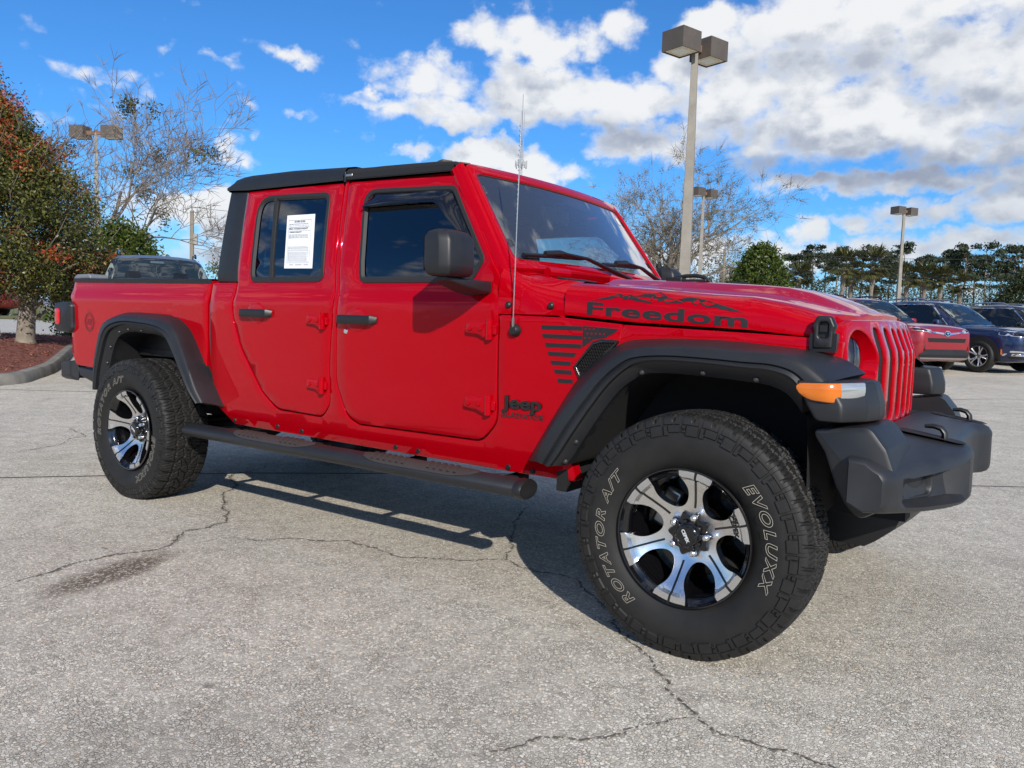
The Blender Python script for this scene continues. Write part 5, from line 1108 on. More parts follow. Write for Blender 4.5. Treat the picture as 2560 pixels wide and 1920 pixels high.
# ================================================================ trees
BARK = mat('grey_bark', (.20, .17, .135), .95, var=.4, vscale=9, bump=.6, bscale=30); BARKP = mat('pale_bark', (.25, .22, .18), .95, var=.35, vscale=6); TWIG = mat('bare_twig', (.19, .155, .13), .9); PALMT = mat('palm_trunk', (.16, .135, .11), .95, var=.5, vscale=5)
def grow(mb, p, d, L, r, lv, rng, tips, spread=.6, up=.12, kids=(2, 3), shrink=.72, wig=.18, seg=4, n0=6):
    pts = [p]; rad = [r]
    for k in range(seg):
        d = (d+Vector((rng.gauss(0, wig), rng.gauss(0, wig), rng.gauss(0, wig)+up*.5))).normalized(); p = p+d*L/seg; pts.append(p); rad.append(max(.0085, r*(1-.45*(k+1)/seg)))
    mb.tube(pts, rad, max(3, n0-(0 if lv > 3 else 2 if lv > 1 else 3)), cap=False)
    if lv == 0: tips.append((p, d)); return
    for k in range(rng.randint(*kids)):
        a = rng.uniform(0, 2*PI); s = spread*rng.uniform(.6, 1.25); q = d.orthogonal().normalized(); q.rotate(Matrix.Rotation(a, 3, d))
        nd = (d*math.cos(s)+q*math.sin(s)+Vector((0, 0, up))).normalized(); i = rng.randint(max(1, seg-2), seg)
        grow(mb, pts[i], nd, L*shrink*rng.uniform(.8, 1.2), rad[i]*.72, lv-1, rng, tips, spread, up, kids, shrink, wig, seg, n0)
def clump_leaves(name, centers, radii, per, size, m, parent, flat_=1.0, mi=None, aspect=.5):
    P, I = [], []
    for k, (c, r) in enumerate(zip(centers, radii)):
        n = max(3, int(per*(.6+.8*RNG.random()))); q = RNG.normal(size=(n, 3))*.5; q[:, 2] *= flat_; P.append(np.array(c)+q*r); 
        if mi is not None: I += [mi(k)]*n
    P = np.concatenate(P); n = len(P); A = rand_dirs(n)*RNG.uniform(.6, 1.25, (n, 1))*size; B = np.cross(A, rand_dirs(n)); B *= (aspect*size/(np.linalg.norm(B, axis=1, keepdims=True)+1e-9))
    return quads(name, P, A, B, m, I if mi is not None else None, parent)
# ---- holly at the left
hx, hy = -15.9, 3.72; HZ = mulch_h(hx, hy)-.03
T = empty('holly_tree', (hx, hy, HZ)); tag(T, 'bushy holly tree with red berries and stubby trunk, on the mulch island at the left', 'holly tree')
m = MB(); rr = random.Random(4); m.tube([(0, 0, -.1), (.02, 0, .12), (.03, .02, .5), (.08, .04, 1.0), (.05, 0, 2.0), (-.05, .05, 3.6)], [.24, .17, .155, .15, .11, .05], 12)
for a, L, z in ((.3, .45, .62), (.9, .38, .45), (-.4, .4, .72)): m.tube([(0, 0, z), (math.cos(a)*L*.6, math.sin(a)*L*.6, z+.1), (math.cos(a)*L, math.sin(a)*L, z+.22)], [.05, .04, .03], 7)
m.tube([(-.38, -.3, -.05), (-.42, -.35, .5), (-.62, -.5, 1.2)], [.045, .04, .03], 7)
for k in range(26):
    a = rr.uniform(0, 2*PI); z = rr.uniform(.7, 3.2); L = rr.uniform(.8, 2.0)*(1-z/6); m.tube([(.03, 0, z), (math.cos(a)*L*.5, math.sin(a)*L*.5, z+.2), (math.cos(a)*L, math.sin(a)*L, z+rr.uniform(.3, .8))], [.05, .03, .012], 5)
m.build('trunk', BARK, T)
def crown_r(z): return float(np.interp(z, [.72, .95, 1.4, 2.0, 2.9, 3.7, 4.5, 5.2, 5.75], [.7, 1.6, 2.02, 2.02, 1.55, 1.15, .80, .50, .1]))
cs, ra, red = [], [], []
rr = random.Random(8)
ox, oy = -RGT[0]*.35, -RGT[1]*.35
while len(cs) < 1150:
    z = rr.uniform(.98, 5.7); R_ = crown_r(z); a = rr.uniform(0, 2*PI); q = R_*math.sqrt(rr.uniform(.12, 1.0))*rr.uniform(.86, 1.10); off = .0 if z < 3 else (z-3)*.42
    x_, y_ = q*math.cos(a)+ox-RGT[0]*off, q*math.sin(a)+oy-RGT[1]*off
    if math.sin(a*3+z*2.1)*math.sin(z*3.3+a) > .50: continue
    cs.append((x_, y_, z)); ra.append(rr.uniform(.16, .36)); lat = (x_*RGT[0]+y_*RGT[1]); red.append(rr.random() < .06+max(0, z-3.0)*.30+max(0, .22*math.sin(z*4+a*2)))
HG = [leafmat('holly_leaf_'+n_, [tuple(c*k_ for c in q) for q in [(.028, .038, .010), (.055, .070, .015), (.095, .105, .022), (.14, .135, .032), (.065, .080, .018), (.22, .19, .06)]], .38, .18) for n_, k_ in (('dark', .55), ('mid', 1.0), ('bright', 1.5))]; HR = leafmat('holly_berry', [(.24, .030, .014), (.34, .032, .018), (.24, .10, .024), (.11, .095, .02), (.40, .11, .03), (.18, .045, .018)], .45, .15)
tone = [rr.choice((0, 0, 1, 1, 1, 2)) for _ in cs]
clump_leaves('foliage', cs, ra, 105, .041, HG+[HR], T, mi=lambda k: 3 if red[k] and RNG.random() < .8 else tone[k])
m = MB()
for k in range(150):
    z = rr.uniform(1.2, 5.6); a = rr.uniform(0, 2*PI); R_ = crown_r(z); off = .0 if z < 3 else (z-3)*.42; b = Vector((R_*.6*math.cos(a)+ox-RGT[0]*off, R_*.6*math.sin(a)+oy-RGT[1]*off, z)); d = Vector((math.cos(a), math.sin(a), .5+rr.random())).normalized(); m.tube([b, b+d*R_*.35+Vector((rr.gauss(0, .1), rr.gauss(0, .1), 0)), b+d*R_*.62], [.012, .009, .004], 3, cap=False)
m.build('twigs', TWIG, T)
# ---- bare trees
def bare_tree(px, s, H, spr, label, seed, mistle=None, leaves=0, bark=BARKP, lean=(0, 0), kids=(2, 3), lv=6, trunks=1, th=.22, first=.28, up=.10):
    x, y = gp(px, 700, s); T = empty('bare_tree', (x, y, gz(x, y))); tag(T, label, 'bare tree'); rng = random.Random(seed); m = MB(); tips = []
    for k in range(trunks):
        a = k*2.4+seed; d = Vector((lean[0]+(.25*math.cos(a) if trunks > 1 else 0), lean[1]+(.25*math.sin(a) if trunks > 1 else 0), 1)).normalized()
        grow(m, Vector((.15*math.cos(a)*(trunks > 1), .15*math.sin(a)*(trunks > 1), -.1)), d, H*first, th*(1 if trunks == 1 else .75), lv, rng, tips, spr, up, kids, .76, .15, 4)
    m.build('branches', bark, T, smooth=60)
    P = np.array([tuple(t[0]) for t in tips])
    if mistle:
        c = P[[int(i) for i in RNG.integers(0, len(P), mistle)]]; clump_leaves('mistletoe', [q-np.array([0, 0, .2]) for q in c], [.34]*mistle, 110, .07, leafmat('mistletoe_leaf', [(.05, .055, .010), (.11, .10, .02), (.075, .08, .015)]), T)
    if leaves:
        k = RNG.integers(0, len(P), leaves); clump_leaves('sparse_leaves', P[k], [.25]*leaves, 7, .050, leafmat('sparse_leaf_%d' % seed, [(.045, .06, .016), (.09, .095, .03), (.12, .10, .045), (.06, .075, .02)]), T)
    # fine twigs beyond the tips
    m = MB()
    for p, d in tips:
        for k in range(4):
            e = (d+Vector((rng.gauss(0, .55), rng.gauss(0, .55), rng.gauss(.1, .4)))).normalized(); L = rng.uniform(.25, .6); L *= max(1, s/30); m.tube([p, p+e*L*.5+Vector((0, 0, .02)), p+e*L], [.008*max(1, s/30), .007, .003], 3, cap=False)
    m.build('twigs', TWIG, T, smooth=None); return T
bare_tree(195, 27, 11.0, .72, 'large bare tree with mistletoe clumps, branching behind the holly and the pickup bed', 23, mistle=16, bark=BARK, lean=(RGT[0]*.45, RGT[1]*.45), kids=(3, 3), lv=6, up=.07)
bare_tree(1685, 50, 21.5, .84, 'multi-stemmed nearly bare tree with a wide crown behind the tall lamp post', 35, leaves=2400, trunks=4, lv=5, kids=(3, 3), th=.50, first=.17, up=.05, bark=BARKP)
bare_tree(1850, 55, 5.6, .6, 'sparse-leaved small tree leaning over the round clipped bush', 12, leaves=500, lv=4, kids=(2, 4))
# ---- clipped bushes
def bush(px, s, py_top, hw, label, seed, cols, n=520, per=46, sz=.07, pw=2.2, name='clipped_bush'):
    x, y = gp(px, 700, s); H = at(px, py_top, s)[2]-gz(x, y); T = empty(name, (x, y, gz(x, y))); tag(T, label, 'bush'); rng = random.Random(seed); cs, ra = [], []
    for k in range(n):
        t = rng.uniform(.02, 1); R_ = hw*(1-t**pw)**.62*(.86+.14*min(1, t*5)); a = rng.uniform(0, 2*PI); q = R_*rng.uniform(.82, 1.0); cs.append((q*math.cos(a), q*math.sin(a), t*H*.97)); ra.append(.30*hw/1.3*rng.uniform(.6, 1.1))
    clump_leaves('foliage', cs, ra, per, sz, leafmat(name+str(seed), cols, .4), T); m = MB(); m.tube([(0, 0, -.1), (0, 0, H*.5)], [.14, .08], 8); m.build('stem', BARK, T); return T
GREENS = [(.026, .046, .007), (.045, .075, .010), (.07, .10, .015), (.10, .125, .022), (.04, .066, .010)]; DARKG = [(.012, .022, .008), (.022, .036, .011), (.038, .05, .015), (.055, .06, .02)]
bush(1902, 28, 612, 1.28, 'dense dome-shaped clipped green bush to the right of the tall lamp post', 5, GREENS)
bush(2575, 44, 690, 2.3, 'dark rounded bush at the right edge beyond the parked SUVs', 6, DARKG, n=300, sz=.11)
bush(60, 21, 690, .9, 'low dark shrub growing under the holly at the left', 16, DARKG, n=120, name='low_shrub') if False else None
bush(300, 20.5, 560, 1.5, 'glossy green clipped bush tucked between the holly and the grey SUV', 9, GREENS, n=420, sz=.06)
# ---- far trees: a row of pines, palms before them, dark shrubs below
PIN = leafmat('pine_needles', [(.018, .030, .017), (.030, .045, .023), (.050, .066, .031), (.024, .037, .019)], .7, .1)
def pine(px, s, py_top, seed, label):
    x, y = gp(px, 700, s); H = at(px, py_top, s)[2]-gz(x, y)+.5; T = empty('pine_tree', (x, y, gz(x, y))); tag(T, label, 'pine tree', 'pines along the far side of the lot'); rng = random.Random(seed); m = MB(); k = H/14
    bx_, by_ = rng.uniform(-.4, .4), rng.uniform(-.4, .4); m.tube([(0, 0, -.3), (bx_*.5, by_*.5, H*.5), (bx_, by_, H*.93)], [.20*k, .15*k, .05], 6); cs, ra = [], []
    for q in range(rng.randint(10, 16)):
        t = rng.uniform(.50, 1.0)**.8; z = H*t; L = k*(2.6*math.sin(min(1, (1.06-t)/.55)*PI*.55)+.5)*rng.uniform(.55, 1.1); a = rng.uniform(0, 2*PI); tip = Vector((bx_+L*math.cos(a), by_+L*math.sin(a), z+rng.uniform(-.1, .5))); m.tube([(bx_*t, by_*t, z-.3), tip], [.05, .02], 4, cap=False)
        cs.append(tuple(tip)); ra.append(rng.uniform(.65, 1.1)*k)
        if rng.random() < .6: cs.append(tuple(tip*.55+Vector((bx_, by_, z))*.45)); ra.append(.8*k)
    m.build('trunk', BARK, T); clump_leaves('crown', cs, ra, 70, .26, PIN, T, .45); return T
tops = [(1985, 640, 110), (2030, 622, 118), (2066, 640, 125), (2088, 634, 112), (2150, 628, 120), (2182, 626, 112), (2222, 630, 124), (2246, 640, 118), (2262, 625, 112), (2305, 648, 118), (2352, 632, 112), (2382, 640, 120), (2412, 618, 110), (2440, 626, 122), (2466, 622, 112), (2500, 640, 120), (2530, 630, 112), (2556, 626, 116), (2590, 640, 112), (2625, 630, 118), (2010, 655, 130), (2120, 650, 135), (2330, 655, 132), (2480, 655, 135)]
NB = ['beyond the clipped bush', 'behind the first palms', 'behind the middle palms', 'left of the far right lamp post', 'right of the far right lamp post', 'above the blue SUV', 'above the black SUV', 'at the right edge']
WORD = ['slender', 'broad', 'open', 'short', 'tall', 'ragged', 'leaning', 'dense']
for i, (px, py, s) in enumerate(tops):
    w_ = WORD[i % 8]; pos = 'beyond the clipped bush' if px < 2080 else 'behind the leftmost tall palms' if px < 2190 else 'flanking the far right lamp post' if px < 2300 else 'above the blue SUV' if px < 2420 else 'above the gap between blue and black SUVs' if px < 2500 else 'at the right edge over the black SUV'
    pine(px, s, py, 100+i, f'{w_} dark pine {pos}')
FRN = leafmat('palm_frond', [(.04, .052, .016), (.075, .085, .024), (.12, .11, .04), (.06, .07, .02), (.17, .14, .06)], .6, .2)
def palm(px, s, py_top, seed, label, cr=1.9):
    x, y = gp(px, 700, s); H = at(px, py_top, s)[2]-gz(x, y)-cr*.65; T = empty('palm_tree', (x, y, gz(x, y))); tag(T, label, 'palm tree', 'cabbage palms before the pines'); rng = random.Random(seed); m = MB(); rows = []; nz = 22
    m.tube([(rng.gauss(0, .02), rng.gauss(0, .02), H*k/nz) for k in range(nz+1)], [(.16 if k/nz < .55 else .22-.06*abs(k/nz-.8)*4)*(1+.12*(k % 2)) for k in range(nz+1)], 9); m.build('trunk', PALMT, T, smooth=30)
    P, A, B = [], [], []
    for k in range(54):
        a = rng.uniform(0, 2*PI); e = rng.uniform(-.75, 1.35); L = cr*rng.uniform(.75, 1.08)*(1 if e > -.3 else .8); d = np.array([math.cos(a)*math.cos(e), math.sin(a)*math.cos(e), math.sin(e)]); sd_ = np.array([-math.sin(a), math.cos(a), 0]); hub = np.array([0, 0, H])+d*L*.52
        for j in range(9):
            f_ = (j-4)/4*.95; q = d*math.cos(f_)+sd_*math.sin(f_); q[2] -= .28; q /= np.linalg.norm(q); h_ = L*.30; P.append(hub+q*h_); A.append(q*h_); B.append(np.cross(q, d+.01)*.0+np.cross(q, np.array([0, 0, 1.]))*.11*cr/1.9)
    quads('fronds', np.array(P), np.array(A), np.array(B), FRN, None, T); return T
for i, (px, py, s, cr, lb) in enumerate([(1997, 664, 78, 1.9, 'yellowish low palm just right of the clipped bush'), (2107, 632, 72, 2.0, 'tall thick-trunked palm nearest the clipped bush'), (2128, 676, 80, 1.6, 'short palm tucked behind the tall thick-trunked one'), (2180, 630, 72, 2.1, 'tall palm midway between clipped bush and far right lamp post'), (2190, 688, 80, 1.6, 'small palm peeking from behind the midway tall palm'), (2268, 662, 76, 1.9, 'palm just right of the far right lamp post'), (2312, 664, 78, 1.8, 'second palm right of the far right lamp post'), (2352, 672, 78, 1.8, 'third palm right of the far right lamp post'), (2402, 686, 80, 1.7, 'rightmost palm over the blue SUV windshield')]): palm(px, s, py, 300+i, lb, cr)
SHR = leafmat('far_shrub', [(.018, .026, .010), (.035, .045, .014), (.06, .06, .02), (.028, .036, .012)], .7, .1)
def shrub(px, s, py_top, hw, label, seed):
    x, y = gp(px, 700, s); H = at(px, py_top, s)[2]-gz(x, y); T = empty('shrub', (x, y, gz(x, y))); tag(T, label, 'shrub', 'shrubs below the far pines'); rng = random.Random(seed); cs, ra = [], []
    for k in range(90):
        t = rng.random(); a = rng.uniform(0, 2*PI); q = hw*math.sqrt(1-t*t*.85)*rng.uniform(.5, 1); cs.append((q*math.cos(a), q*math.sin(a), t*H*.95)); ra.append(hw*.26)
    clump_leaves('foliage', cs, ra, 26, .15, SHR, T); m = MB(); m.tube([(0, 0, -.2), (0, 0, H*.6)], [.12, .06], 6); m.build('stem', BARK, T)
SHL = ['left of the first palms', 'under the yellowish palm', 'between the tall palms', 'behind the far right lamp post', 'over the blue SUV roof', 'over the blue SUV hood', 'over the black SUV', 'at the right edge', 'left of the clipped bush', 'behind the tall lamp post', 'behind the thin lamp post', 'near the bare tree stems']
for i, (px, py, s, hw) in enumerate([(2050, 700, 90, 3.0), (1972, 716, 95, 3.0), (2150, 712, 96, 3.4), (2240, 716, 98, 3.4), (2310, 720, 98, 3.2), (2375, 722, 100, 3.4), (2450, 720, 98, 3.6), (2540, 716, 96, 3.6), (1830, 668, 80, 2.7), (1790, 640, 84, 3.0), (1745, 700, 90, 3), (1690, 690, 88, 3.0)]): shrub(px, s, py, hw, 'dark far shrub '+SHL[i], 500+i)
# ---- utility poles, wires and the mast
WOOD = mat('utility_pole_wood', (.22, .19, .15), .9, var=.2); WIRE = mat('wire_black', (.02, .02, .02), .6)
def upole(px, s, py_top, label, arms=True):
    x, y = gp(px, 650, s); H = at(px, py_top, s)[2]-gz(x, y); r = empty('utility_pole', (x, y, gz(x, y))); tag(r, label, 'utility pole'); m = MB(); m.tube([(0, 0, -.2), (0, 0, H)], [.17, .12], 8); m.build('pole', WOOD, r)
    m = MB(); m.tube([(.0, 0, H), (0, 0, H+.3)], .05, 6); m.tube([(.25, .1, H-2.2), (.25, .1, H-1.5)], .16, 8); m.build('transformer', mat('galvanised', (.3, .3, .3), .5), r); return Vector((x, y, gz(x, y)+H))
U1 = upole(480, 52, 528, 'wooden utility pole rising behind the cab, left of the truck roof'); U2 = upole(1811, 62, 625, 'utility pole standing left of the clipped bush')
def wire(a, b, label, r=.014, sag=.5):
    m = MB(); a, b = Vector(a), Vector(b); m.tube([a.lerp(b, t)-Vector((0, 0, sag*4*t*(1-t))) for t in np.linspace(0, 1, 24)], r, 4); o = m.build('overhead_wire', WIRE, None); tag(o, label, 'wire', 'overhead wires')
p3 = at(2700, 640, 75)
wire(U1+Vector((0, 0, .25)), Vector(at(900, 520, 70)), 'upper wire running right from the utility pole behind the cab'); wire(U1-Vector((0, 0, 2.4)), Vector(at(900, 640, 70)), 'lower wire running right from the utility pole behind the cab', .012); wire(U2, Vector(tuple(p3)), 'long thin wire passing above the clipped bush towards the far pines', .02)
x, y = gp(1297, 600, 330); H = at(1297, 243, 330)[2]-gz(x, y); r = empty('radio_mast', (x, y, gz(x, y))); tag(r, 'tall lattice radio mast with antenna clusters, far away above the windshield', 'radio mast'); m = MB(); hw = .75
for k in range(3):
    a = k*2*PI/3; m.tube([(hw*math.cos(a), hw*math.sin(a), 0), (hw*.8*math.cos(a), hw*.8*math.sin(a), H*.80)], .10, 4)
nz = 70
for i in range(nz):
    z0, z1 = H*.80*i/nz, H*.80*(i+1)/nz
    for k in range(3): a, b = (k+i)*2*PI/3, (k+i+1)*2*PI/3; m.tube([(hw*.9*math.cos(a), hw*.9*math.sin(a), z0), (hw*.9*math.cos(b), hw*.9*math.sin(b), z1)], .055, 3, cap=False)
m.tube([(0, 0, H*.78), (0, 0, H)], .14, 5); m.tube([(.9, 0, H*.7), (.9, 0, H*.92)], .10, 5); m.build('lattice', mat('mast_steel', (.28, .28, .30), .6), r)
for zf in (.565, .69):
    m = MB(); z = H*zf
    for k in range(12): a = k*PI/6; m.box((2.3*math.cos(a), 2.3*math.sin(a), z+(k % 2)*.6), (.35, .35, 2.6)); m.tube([(0, 0, z), (2.3*math.cos(a), 2.3*math.sin(a), z)], .06, 3)
    m.build('antenna_cluster', mat('mast_panel', (.40, .42, .42), .6), r)

# woodland across the road behind the photographer, seen only in the paintwork and glass
P, A, B = [], [], []
rng = random.Random(77)
for k in range(520):
    r_ = rng.uniform(-120, 120); s_ = -48-rng.uniform(0, 10); h = rng.uniform(.2, 1)*(5.5+2.5*math.sin(r_*.11)+1.8*math.sin(r_*.37)); x, y = SR(s_, r_)
    q = RNG.normal(size=(46, 3))*np.array([1.5, 1.5, .9])+np.array([x, y, h]); P.append(q); a = rand_dirs(46)*.55; A.append(a); b = np.cross(a, rand_dirs(46)); B.append(b*.5)
o = quads('tree_line', np.concatenate(P), np.concatenate(A), np.concatenate(B), SHR); tag(o, 'dark woodland across the road behind the photographer, mirrored faintly in glass and paint', 'woodland', kind='stuff')

# ================================================================ parked cars
def paint(name, col, metal=0): return mat(name, col, .35, metal=metal, coat=1, coat_r=.02, spec=.4)
CGL = glass('car_window_glass', (.10, .12, .13), 1.25); CWS = glass('car_windshield', (.45, .52, .50), 1.6)
CSIL = mat('alloy_silver', (.52, .52, .53), .32, metal=.9); CLAMP = mat('headlamp', (.55, .57, .6), .12, metal=.5, coat=1)
def car_wheel(parent, x, y, R, side, spokes=10, w=.235, rim=.245):
    m = MB(); W2 = w/2
    m.lathe([(rim, -W2*.9), (rim+.02, -W2), ((R+rim)/2, -W2*1.06), (R-.025, -W2*.98), (R-.006, -W2*.82), (R, -W2*.6), (R, W2*.6), (R-.02, W2*.95), (rim, W2)], 48)
    o = m.build('wheel', RUB, parent, smooth=40); o.location = (x, y, R); o.rotation_euler.z = 0 if side < 0 else PI
    m = MB(); m.lathe([(rim, -W2*.9), (rim-.012, -W2*.92), (rim-.03, -W2*.5), (rim-.05, .04)], 40); m.lathe([(.075, -W2*.62), (.05, -W2*.72), (0, -W2*.72)], 20)
    for k in range(spokes):
        a = (k//2)*4*PI/spokes+(.20 if k % 2 else -.20); b = (k//2)*4*PI/spokes+(.05 if k % 2 else -.05); c, s = math.cos(a), math.sin(a)
        m.tube([(.05*math.cos(b), -W2*.60, .05*math.sin(b)), (.14*math.cos((a+b)/2), -W2*.68, .14*math.sin((a+b)/2)), ((rim-.012)*c, -W2*.85, (rim-.012)*s)], [.030, .022, .026], 6, sq=(1, .8))
    m.build('rim', CSIL, o, smooth=40); m = MB(); m.lathe([(rim-.02, .02), (0, .02)], 24); m.build('brake_shadow', BLKD, o); return o
def car(name, label, cat, pm, px, s, head, W_=.93, nose=.88, rear=-3.75, roofz=1.68, hoodz=1.02, belt=1.05, wb=2.75, R=.36, cowl=-.62, wtop=-1.42, glz=.78, front='plain', ground_off=0, chrome=False, rails=None, group='SUVs parked in a row at the right', py=930, off=(0, 0), clad=True, xy=None, wsw=1.0):
    x, y = xy if xy else gp(px, py, s); T = empty(name, (x, y, gz(x, y)+ground_off), head); tag(T, label, cat, group)
    SX = [rear, rear+.05, rear+.35, rear+.75, -wb, -2.2, wtop-.5, wtop, (wtop+cowl)/2, cowl, -.1, .35, nose-.28, nose-.10, nose-.02, nose]
    zr = [belt-.05, belt+.03, roofz-.22, roofz-.07, roofz-.02, roofz, roofz-.005, roofz-.055, (roofz-.055+hoodz+.05)/2+.02, hoodz+.03, hoodz, hoodz-.02, hoodz-.06, hoodz-.11, hoodz-.17, hoodz-.27]
    wd = [.80, .88, .96, .985, 1, 1, 1, 1, 1, 1, .995, .98, .93, .84, .74, .66]
    rw_ = [.70, .72, .66, .64, .635, .64, .65, .655, .74, .80, .80, .78, .74, .68, .60, .54]
    bz = [belt-.12, belt-.02, belt+.02, belt+.015, belt+.01, belt, belt-.01, belt-.02, belt-.03, hoodz-.03, hoodz-.06, hoodz-.09, hoodz-.13, hoodz-.18, hoodz-.23, hoodz-.32]
    zb = [.45, .38, .30, .24, .22, .22, .22, .22, .22, .22, .22, .22, .24, .27, .33, .42]
    K = np.column_stack([SX, zr, wd, rw_, bz, zb]); D_ = spline(K, 5); rows = []
    for X, Zr, Wd, Rw, Bz, Zb in D_:
        w = W_*Wd; r_ = min(W_*Rw/.80*.80, w*.97); zr_ = max(Zr, Bz+.01); cab = min(1, max(0, (zr_-Bz-.05)/.35))
        half = [(0, Zb), (w*.70, Zb), (w*.93, Zb+.03), (w*.985, Zb+.16), (w, .52), (w*.995, .70), (w*.985, Bz-.10), (w*.965, Bz-.02), (w*.945, Bz)]
        half += [(w*.945+(r_-w*.945)*.5, Bz+(zr_-Bz)*(.52-.0*cab)), (r_+.02, zr_-.06*cab-.012), (r_-.06, zr_-.012), (r_*.5, zr_+.012), (0, zr_+.02)]
        rows.append([(X, -a, b) for a, b in half]+[(X, a, b) for a, b in half[-2:0:-1]])
    m = MB(); m.grid(rows, closed_u=True, cap=True); body = m.build('body', pm, T, smooth=180)
    bm = bmesh.new(); bm.from_mesh(body.data); bvh = BVHTree.FromBMesh(bm); bm.free()
    def ray_patch(nm, poly, org, d, M_, par=None, off=.006, step=.06, r=.03, mirror=False, thick=0):
        par = par or T; out = None
        for sg in ((1, -1) if mirror else (1,)):
            mb = MB(); A = rpoly(poly, r=r, step=step); nv, F = triangulate([A], step); V = []; ok = True
            for p in nv:
                o_, dd = org(p[0], p[1]), Vector(d); 
                h = bvh.ray_cast(Vector(o_), dd)
                q = h[0]-dd.normalized()*off if h[0] is not None else None
                V.append(q)
            good = [q for q in V if q is not None]
            if not good: continue
            V = [q if q is not None else min(good, key=lambda g_: (g_-Vector(org(*nv[i]))).length) for i, q in enumerate(V)]
            if sg < 0: V = [(q[0], -q[1], q[2]) for q in V]
            mb.add(V, [tuple(t) for t in F]); out = mb.build(nm, M_, par, smooth=180)
        return out
    sideo = lambda u, v: (u, -3, v); frt = lambda u, v: (3, u, v)
    # windows
    fw_ = [(cowl-.30, belt+.03, .02), (wtop-.10, roofz-.13, .06), (-1.98, roofz-.10, .03), (-1.98, belt+.035, .03)]; rw2 = [(-2.08, belt+.035, .03), (-2.08, roofz-.10, .03), (-2.85, roofz-.12, .05), (-2.95, belt+.05, .04)]; qw = [(-3.02, belt+.06, .03), (-2.94, roofz-.13, .04), (-3.25, roofz-.18, .05), (-3.38, belt+.12, .04)]
    fr = [(cowl-.24, belt+.005), (wtop-.08, roofz-.095, .07), (-2.85, roofz-.085, .07), (-3.30, roofz-.15, .08), (-3.45, belt+.06, .05), (-2.95, belt+.01)]
    if chrome: ray_patch('window_trim', [(cowl-.205, belt-.012), (wtop-.055, roofz-.072, .07), (-2.85, roofz-.062, .07), (-3.33, roofz-.125, .08), (-3.50, belt+.04, .05), (-2.95, belt-.012)], sideo, (0, 1, 0), CHR, off=.004, mirror=True)
    ray_patch('window_surround', fr, sideo, (0, 1, 0), BLKG, off=.007, mirror=True)
    for q in (fw_, rw2, qw): ray_patch('side_window', q, sideo, (0, 1, 0), mat('dark_car_glass', (.006, .008, .010), .03, spec=.8), off=.010, mirror=True)
    ws = [(-W_*.755*wsw, .05), (W_*.755*wsw, .05), (W_*.635*wsw, .935, .08), (-W_*.635*wsw, .935, .08)]
    n_ = Vector((roofz-hoodz-.1, 0, cowl-wtop)).normalized(); wsd = Vector((-(roofz-.06-hoodz-.04), 0, -(cowl-wtop))).normalized()
    def wso(u, v): return Vector((cowl+(wtop-cowl)*v, u, hoodz+.035+(roofz-.06-hoodz-.035)*v))-wsd*1.0
    ray_patch('windshield', [(-W_*.78*wsw, .0), (W_*.78*wsw, .0), (W_*.655*wsw, .965, .08), (-W_*.655*wsw, .965, .08)], wso, wsd, BLKG, off=.004)
    ray_patch('windshield_glass', ws, wso, wsd, mat('windshield_'+name, (.014, .022, .026), .0, spec=1.0), off=.008)
    for sg in (-1, 1): ray_patch('pillar_trim', [(sg*W_*.735*wsw, .30), (sg*W_*.60*wsw, .34), (sg*W_*.575*wsw, .60), (sg*W_*.605*wsw, .78), (sg*W_*.635*wsw, .84), (sg*W_*.665*wsw, .70)], wso, wsd, mat('pillar_trim_grey', (.20, .23, .20), .5), off=.0095, r=.02, step=.08)
    ray_patch('inside_mirror', [(-.11, .80), (.11, .80), (.10, .86), (-.10, .86)], wso, wsd, mat('inside_mirror_grey', (.07, .10, .11), .3), off=.0098, r=.02, step=.08)
    for yy in (-.36, .36): ray_patch('headrest', [(yy-.13, .42), (yy+.13, .42), (yy+.10, .58), (yy-.10, .58)], wso, wsd, mat('headrest_dark', (.006, .008, .010), .15), off=.0092, r=.04, step=.08)
    # wheels in dark arches
    for xx in (0, -wb):
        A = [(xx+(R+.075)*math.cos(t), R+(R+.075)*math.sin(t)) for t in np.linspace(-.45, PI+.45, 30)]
        if clad: ray_patch('arch_cladding', [(xx+(R+.125)*math.cos(t), R+(R+.125)*math.sin(t), 0) for t in np.linspace(-.4, PI+.4, 26)], sideo, (0, 1, 0), BLK, off=.006, step=.08, r=0, mirror=True)
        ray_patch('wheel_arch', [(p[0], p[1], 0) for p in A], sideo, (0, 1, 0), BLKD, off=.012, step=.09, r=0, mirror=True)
        for sg in (-1, 1): car_wheel(T, xx, sg*(W_-.075), R, sg)
    if clad: ray_patch('sill_cladding', [(-wb+R+.08, .26), (-R-.08, .26), (-R-.08, .40), (-wb+R+.08, .40)], sideo, (0, 1, 0), BLK, off=.006, mirror=True)
    for sg in (-1, 1):
        mm = MB(); mm.grid([[(cowl-.42+p[0], sg*(W_*.90+q), belt+.085+p[1]) for p in rpoly([(-.09*k, -.06*k), (.09*k, -.05*k), (.07*k, .07*k), (-.09*k, .07*k)], r=.03*k, seg=4, step=1)] for q, k in ((0, .35), (.05, .45), (.10, 1), (.20, 1), (.25, .75), (.26, .4))], closed_u=True, cap=True); mm.build('door_mirror', pm if front != 'black' else BLKG, T, smooth=50)
    if rails:
        for sg in (-1, 1):
            mm = MB(); mm.tube([(wtop-.22, sg*W_*.60, roofz-.0), (wtop-.34, sg*W_*.60, roofz+.055), (-2.2, sg*W_*.59, roofz+.075), (rear+.85, sg*W_*.59, roofz+.03), (rear+.72, sg*W_*.59, roofz-.04)], .020, 8, sq=(1, 1)); mm.build('roof_rail', rails, T)
